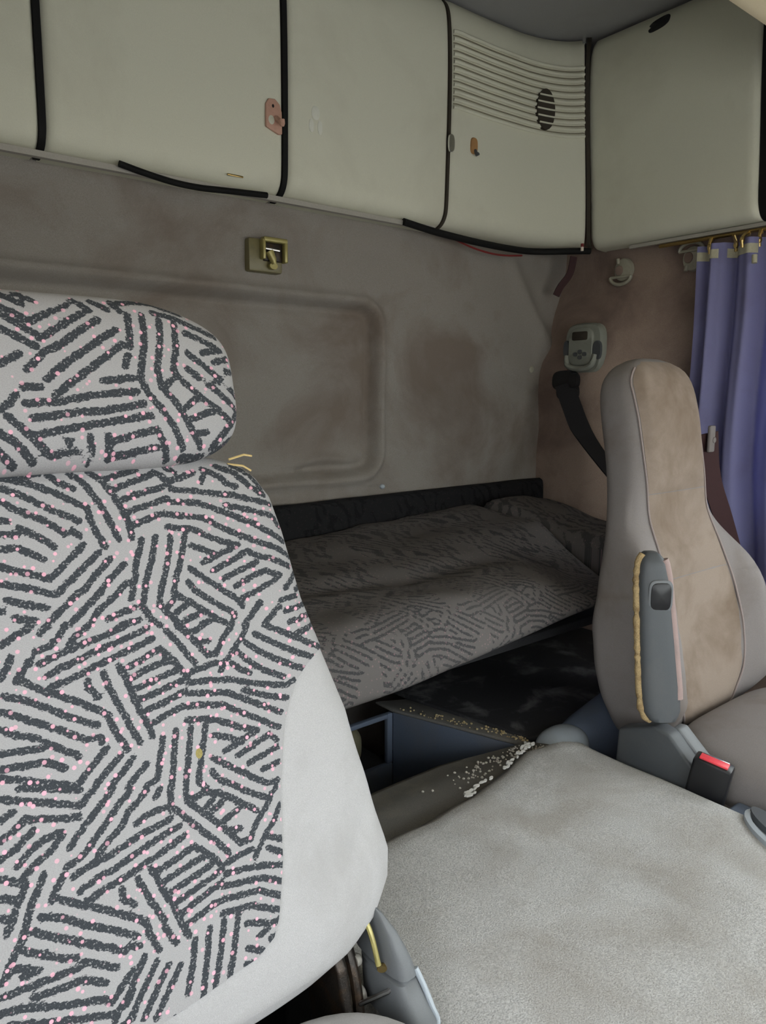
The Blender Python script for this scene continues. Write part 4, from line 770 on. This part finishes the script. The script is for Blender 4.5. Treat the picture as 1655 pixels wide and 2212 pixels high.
# ================================================================== BUNK
bunk = thing("bunk_mattress", (1.0, 1.35, -0.58), "long bunk mattress in dirty patterned cloth darkened for shade along the back wall", "mattress")
def m_prof(x):
    """section from the wall over the top, round the front, to the underside"""
    e = ss(1.25, 1.62, x)                       # thins out and drops at the far end
    zb = -0.383+0.050*(x-1.0); zf = -0.420 - 0.055*e; zl = -0.555+0.060*ss(0.7, 1.6, x)
    yf = 1.000
    return [(1.648, zb-0.05), (1.651, zb-0.006), (1.628, zb), (1.50, zb-0.012), (1.34, zb-0.022), (1.20, (zb+zf)/2-0.012), (1.09, zf+0.004), (1.045, zf-0.012), (1.018, zf-0.040*(1-0.75*e)), (1.004, (zf+zl)/2-0.012*(1-e)), (0.998, zl+0.020*(1-0.5*e)), (1.006, zl+0.003), (1.03, zl-0.004), (1.12, zl-0.006)]
mx = np.concatenate([np.arange(0.25, 1.70, 0.0085), [1.705, 1.71, 1.714]])
V, UV = [], []; npf = None
for x in mx:
    back = 0.30*ss(1.58, 1.72, x)**1.3          # far end is cut at a slant
    pr = m_prof(x)
    pth = smooth_path([(0, a, b) for a, b in pr], 12); npf = len(pth); L_ = 0; prev = None
    for k, (_, y, z) in enumerate(pth):
        y2 = y
        if prev is not None: L_ += math.hypot(y-prev[0], z-prev[1])
        prev = (y, z)
        top = ss(0.0, 1.0, k/18)*(1-ss(npf*0.45, npf*0.62, k))
        dz = top*(0.010*nz(x*5, y*6) + 0.005*nz(x*14, y*10, 2)) - top*0.020*math.exp(-((y-1.30-0.05*math.sin(x*4))/0.045)**2)*ss(0.6, 0.9, x)*(1-ss(1.3, 1.5, x))*0.6
        dy = 0.006*nz(x*6, z*9, 5)
        xx = x - 0.10*ss(1.3, 1.72, x)*ss(1.2, 1.0, y) if False else x
        endz = -0.045*ss(1.685, 1.714, x)
        V.append((xx, y2+dy + 0.16*ss(1.60, 1.714, x)*ss(1.45, 1.0, y2), z+dz+endz*(1-ss(npf*0.5, npf*0.75, k)))); UV.append((x*1.0, L_))
UV = np.array(UV); a_ = 0.55
mt = link("cover", V, grid_faces(len(mx), npf), M['print_shaded_dirty'], bunk, sharp=80)
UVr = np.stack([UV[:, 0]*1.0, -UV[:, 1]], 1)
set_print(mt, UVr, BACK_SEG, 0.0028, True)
link("board", *bevel_box(0.25, 1.70, 1.10, 1.655, -0.590, -0.568, 0.003), M['floor'], bunk)
side = thing("bunk_cushion", (1.88, 1.4, -0.58), "dark patterned end cushion of the bunk beside the far wall", "cushion")
xs_ = np.arange(1.720, 2.065, 0.012); ys_ = np.concatenate([np.arange(1.12, 1.652, 0.014)])
def sc_pt(x, y):
    e = min(x-1.715, 2.07-x, y-1.12, 1.652-y); return (x, y, -0.385 + 0.055*ss(1.3, 1.66, y) - 0.04*(1-ss(0, 0.04, e)) + 0.008*nz(x*6, y*6) - 0.02*ss(1.9, 2.05, x))
v = [sc_pt(x, y) for x in xs_ for y in ys_]; V2, F2 = thicken(v, grid_faces(len(xs_), len(ys_)), len(xs_), len(ys_), (0, 0, -0.10))
so = link("cover", V2, F2, M['print_shaded_dirty'], side, sharp=70); set_print(so, np.array([(p[0], p[1]) for p in V2]), BACK_SEG, 0.0028, True)
link("board", *bevel_box(1.74, 2.065, 1.35, 1.645, -0.590, -0.540, 0.003), M['floor'], side)
# dark fabric bolster along the foot of the wall
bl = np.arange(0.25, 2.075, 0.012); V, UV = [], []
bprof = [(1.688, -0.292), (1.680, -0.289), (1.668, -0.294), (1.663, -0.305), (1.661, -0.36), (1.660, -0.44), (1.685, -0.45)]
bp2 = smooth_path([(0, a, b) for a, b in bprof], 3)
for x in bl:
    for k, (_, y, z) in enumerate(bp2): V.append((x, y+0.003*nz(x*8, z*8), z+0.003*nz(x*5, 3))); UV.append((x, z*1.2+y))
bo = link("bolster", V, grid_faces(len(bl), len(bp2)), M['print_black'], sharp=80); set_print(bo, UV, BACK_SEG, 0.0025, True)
tag(bo, "dark patterned bolster strip, blackened like a shaded gap, between the bunk mattress and the back wall", "bolster")
# ================================================================== ENGINE TUNNEL, STORAGE UNDER THE BUNK
TZ = -0.72
def tun_back(x):      # rear edge of the carpet
    return np.interp(x, [0.40, 0.71, 0.92, 1.05, 1.14, 1.19, 1.240], [0.870, 0.878, 0.884, 0.912, 0.940, 0.925, 0.886])
tx = np.concatenate([[0.482, 0.486, 0.492], np.linspace(0.504, 1.20, 60), [1.215, 1.226, 1.234, 1.239, 1.241]])
V = []; nt = 64
for x in tx:
    yb = float(tun_back(x))
    ed = min(x-0.482, 1.241-x)
    for k in range(nt):
        t = k/(nt-1); t = 1-(1-t)**1.0
        y = YF+0.05 + (yb-(YF+0.05))*t
        eb = yb-y
        z = TZ - 0.030*(1-ss(0, 0.05, x-0.482))**2 - 0.010*(1-ss(0, 0.012, 1.241-x))**2 - 0.016*(1-ss(0, 0.03, eb))**2
        z += 0.0035*nz(x*4, y*4) + 0.0015*nz(x*14, y*14)
        z -= 0.022*math.exp(-((x-0.80-(0.878-y)*0.45)/0.035)**2)*0.25*ss(0.3, 0.8, y)         # soft hollow
        z += 0.008*ss(1.17, 1.21, x)*ss(0.84, 0.90, y)
        V.append((x, y, z))
tv, tf = thicken(V, grid_faces(len(tx), nt), len(tx), nt, (0, 0, -0.010))
tun = thing("engine_tunnel", (0.85, 0.1, FLOOR_Z), "engine tunnel under worn grey carpet between the two seats", "engine cover")
link("carpet", tv, tf, M['tunnel'], tun, sharp=60)
link("body", *bevel_box(0.50, 1.236, YF+0.06, 0.850, FLOOR_Z, TZ-0.014, 0.006), M['floor'], tun)
# worn white fibres along the carpet's rear edge
fv = []
for k in range(46):
    x = random.uniform(0.90, 1.16); y = float(tun_back(x))-random.uniform(-0.002, 0.010)
    if 0.995 < x < 1.03: continue
    fv.append(disc((x, y, TZ-0.003), (1, 0.3*random.uniform(-1, 1), 0), (0, 0.8, 0.2), random.uniform(0.003, 0.008), random.uniform(0.0015, 0.0035), 0.0035, 8, 2))
fz = link("worn_fibres", *join(*fv), M['fibre'], tun); fz["kind"] = "stuff"; fz["label"] = "whitish worn fibres along the carpet edge"
# dusty vinyl step behind the tunnel
vx = np.linspace(0.50, 1.252, 60); V = []
for x in vx:
    for k in range(22):
        t = k/21; yb = 1.092 - 0.055*ss(1.0, 1.26, x); y = 0.872+(yb-0.872)*t
        z = -0.765 - 0.016*t - 0.05*ss(0.90, 1.0, t)**2 + 0.010*math.exp(-((t-0.5)/0.25)**2) + 0.003*nz(x*7, y*7)
        V.append((x, y, z))
V, Fc = thicken(V, grid_faces(60, 22), 60, 22, (0, 0, -0.03))
tag(link("vinyl_step", V, Fc, M['vinyl'], sharp=50), "dusty dark vinyl step behind the engine tunnel, sprinkled with crumbs", "step")
# storage box under the bunk: blue grey front with a cut-out, ledge, black mat on top
sbx = thing("storage_box", (1.3, 1.4, FLOOR_Z), "blue grey storage box with a cut-out under the bunk, black mat on top", "box")
zt = -0.80
link("front_panel", *join(bevel_box(0.30, 0.985, 1.37, 1.385, FLOOR_Z, zt, 0.003), bevel_box(0.985, 1.142, 1.37, 1.385, FLOOR_Z, -0.935, 0.003), bevel_box(1.125, 1.142, 1.37, 1.385, -0.935, zt, 0.003), bevel_box(0.985, 1.125, 1.37, 1.385, -0.812, zt, 0.002)), M['blue_panel'], sbx)
link("side_panel", *bevel_poly([(1.142, 1.372), (1.258, 1.030), (1.272, 1.036), (1.158, 1.385)], 'z', FLOOR_Z, zt, 0.003), M['blue_panel'], sbx)
link("ledge", *bevel_poly([(1.140, 1.374), (1.257, 1.028), (1.285, 1.045), (1.215, 1.40), (1.14, 1.44)], 'z', zt, zt+0.008, 0.003), M['vinyl'], sbx)
link("mat", *bevel_poly([(1.281, 1.040), (1.225, 1.34), (1.20, 1.67), (2.06, 1.67), (2.06, 1.02), (1.35, 1.02)], 'z', zt+0.002, zt+0.016, 0.003), M['black_mat'], sbx)["label"] = "scuffed black mat"
link("cavity_floor", *bevel_box(0.30, 1.14, 1.385, 1.66, -0.955, -0.940, 0.002), M['floor'], sbx)
cn = thing("canister", (1.03, 1.44, -0.94), "olive beige plastic canister lying inside the cut-out under the bunk", "canister")
link("body", *pillow_box(0.955, 1.085, 1.40, 1.52, -0.94, -0.835, 3.2, 0.0, 32), M['canister'], cn)
link("cap", *tube([(1.02, 1.405, -0.868), (1.012, 1.394, -0.862)], 0.016, 12), M['pale_plastic'], cn)
# grey moulding with a domed end behind the far seat
md = thing("floor_moulding", (1.6, 1.0, -0.84), "blue grey plastic moulding with a domed pale end behind the far seat", "moulding")
rings = []
for x, zt_, hw in ((1.300, -0.775, 0.022), (1.33, -0.764, 0.042), (1.40, -0.748, 0.056), (1.50, -0.728, 0.062), (1.62, -0.705, 0.065), (1.80, -0.690, 0.065), (2.06, -0.680, 0.065)):
    r = []
    for i in range(24):
        a = PI*i/23; r.append((x, 0.985-hw*math.copysign(abs(math.cos(a))**0.7, math.cos(a)), -0.93+(zt_+0.93)*abs(math.sin(a))**0.45))
    rings.append(r)
link("body", *loft(rings), M['blue_panel'], md, sharp=60)
link("dome", *pillow_box(1.245, 1.385, 0.925, 1.025, -0.84, -0.748, 2.3, 0.0, 32), M['pale_plastic'], md)["label"] = "pale grey domed end"
# oval tray at the tunnel's right edge and the trim beside it
tr = thing("oval_tray", (1.23, 0.47, TZ), "pale oval plastic tray on the engine tunnel at the right edge", "tray")
def oval(c, ru, rv, h, n=32): return [(c[0]+ru*math.cos(2*PI*i/n)*0.55-rv*math.sin(2*PI*i/n)*0.8, c[1]+ru*math.cos(2*PI*i/n)*0.83+rv*math.sin(2*PI*i/n)*0.55, h) for i in range(n)]
c0 = (1.205, 0.462)
link("rim", *loft([oval(c0, 0.078, 0.034, TZ-0.004), oval(c0, 0.076, 0.032, TZ+0.008), oval(c0, 0.066, 0.024, TZ+0.010), oval(c0, 0.060, 0.020, TZ+0.003)]), M['pale_plastic'], tr)
link("well", *loft([oval((1.222, 0.478), 0.056, 0.020, TZ+0.003), oval((1.222, 0.478), 0.052, 0.017, TZ+0.013)]), M['dark_plastic'], tr)
tag(link("sill_trim", *bevel_box(1.246, 1.312, 0.10, 0.575, -0.80, -0.742, 0.008, 3), M['blue_panel']), "blue grey trim strip between the engine tunnel and the far seat cushion", "trim")
# crumbs scattered on the ledge, the step and the bunk
def crumbs(name, pts, mat, label, r0=0.0016, r1=0.0042):
    vf = []
    for p in pts:
        r = random.uniform(r0, r1); a = random.uniform(0, PI); n = 5; V = []
        for k, (h, q) in enumerate(((0, 0.8), (0.6, 1.0), (1.1, 0.5))):
            V.append([(p[0]+r*q*random.uniform(0.8, 1.2)*math.cos(a+2*PI*i/n), p[1]+r*q*random.uniform(0.8, 1.2)*math.sin(a+2*PI*i/n), p[2]+h*r) for i in range(n)])
        vf.append(loft(V))
    o = link(name, *join(*vf), mat, smooth=False); tag(o, label, "crumbs"); o["kind"] = "stuff"; return o
P1 = []
for k in range(110):
    t = random.random()**0.6; q = random.uniform(0.004, 0.03)
    P1.append((1.142+(1.262-1.142)*t+q, 1.372+(1.036-1.372)*t+q*0.3, zt+0.0082))
crumbs("crumb_scatter", P1, M['crumb'], "yellowish crumbs scattered along the ledge of the storage box", 0.0012, 0.0034)
P2 = []
for k in range(150):
    x = 1.24-abs(random.gauss(0, 0.13)); y = random.uniform(0.95, 1.02)
    if x < 0.8 or y < float(tun_back(x))+0.012: continue
    t = (y-0.872)/(1.092-0.055*ss(1.0, 1.26, x)-0.872)
    if t > 0.88: continue
    P2.append((x, y, -0.765-0.016*t+0.010*math.exp(-((t-0.5)/0.25)**2)+0.003*nz(x*7, y*7)))
crumbs("crumb_scatter", P2, M['crumb_white'], "whitish crumbs scattered on the vinyl step behind the engine tunnel", 0.0014, 0.0036)
for o in list(SC.objects):
    if o.type == 'MESH': o.data.update()
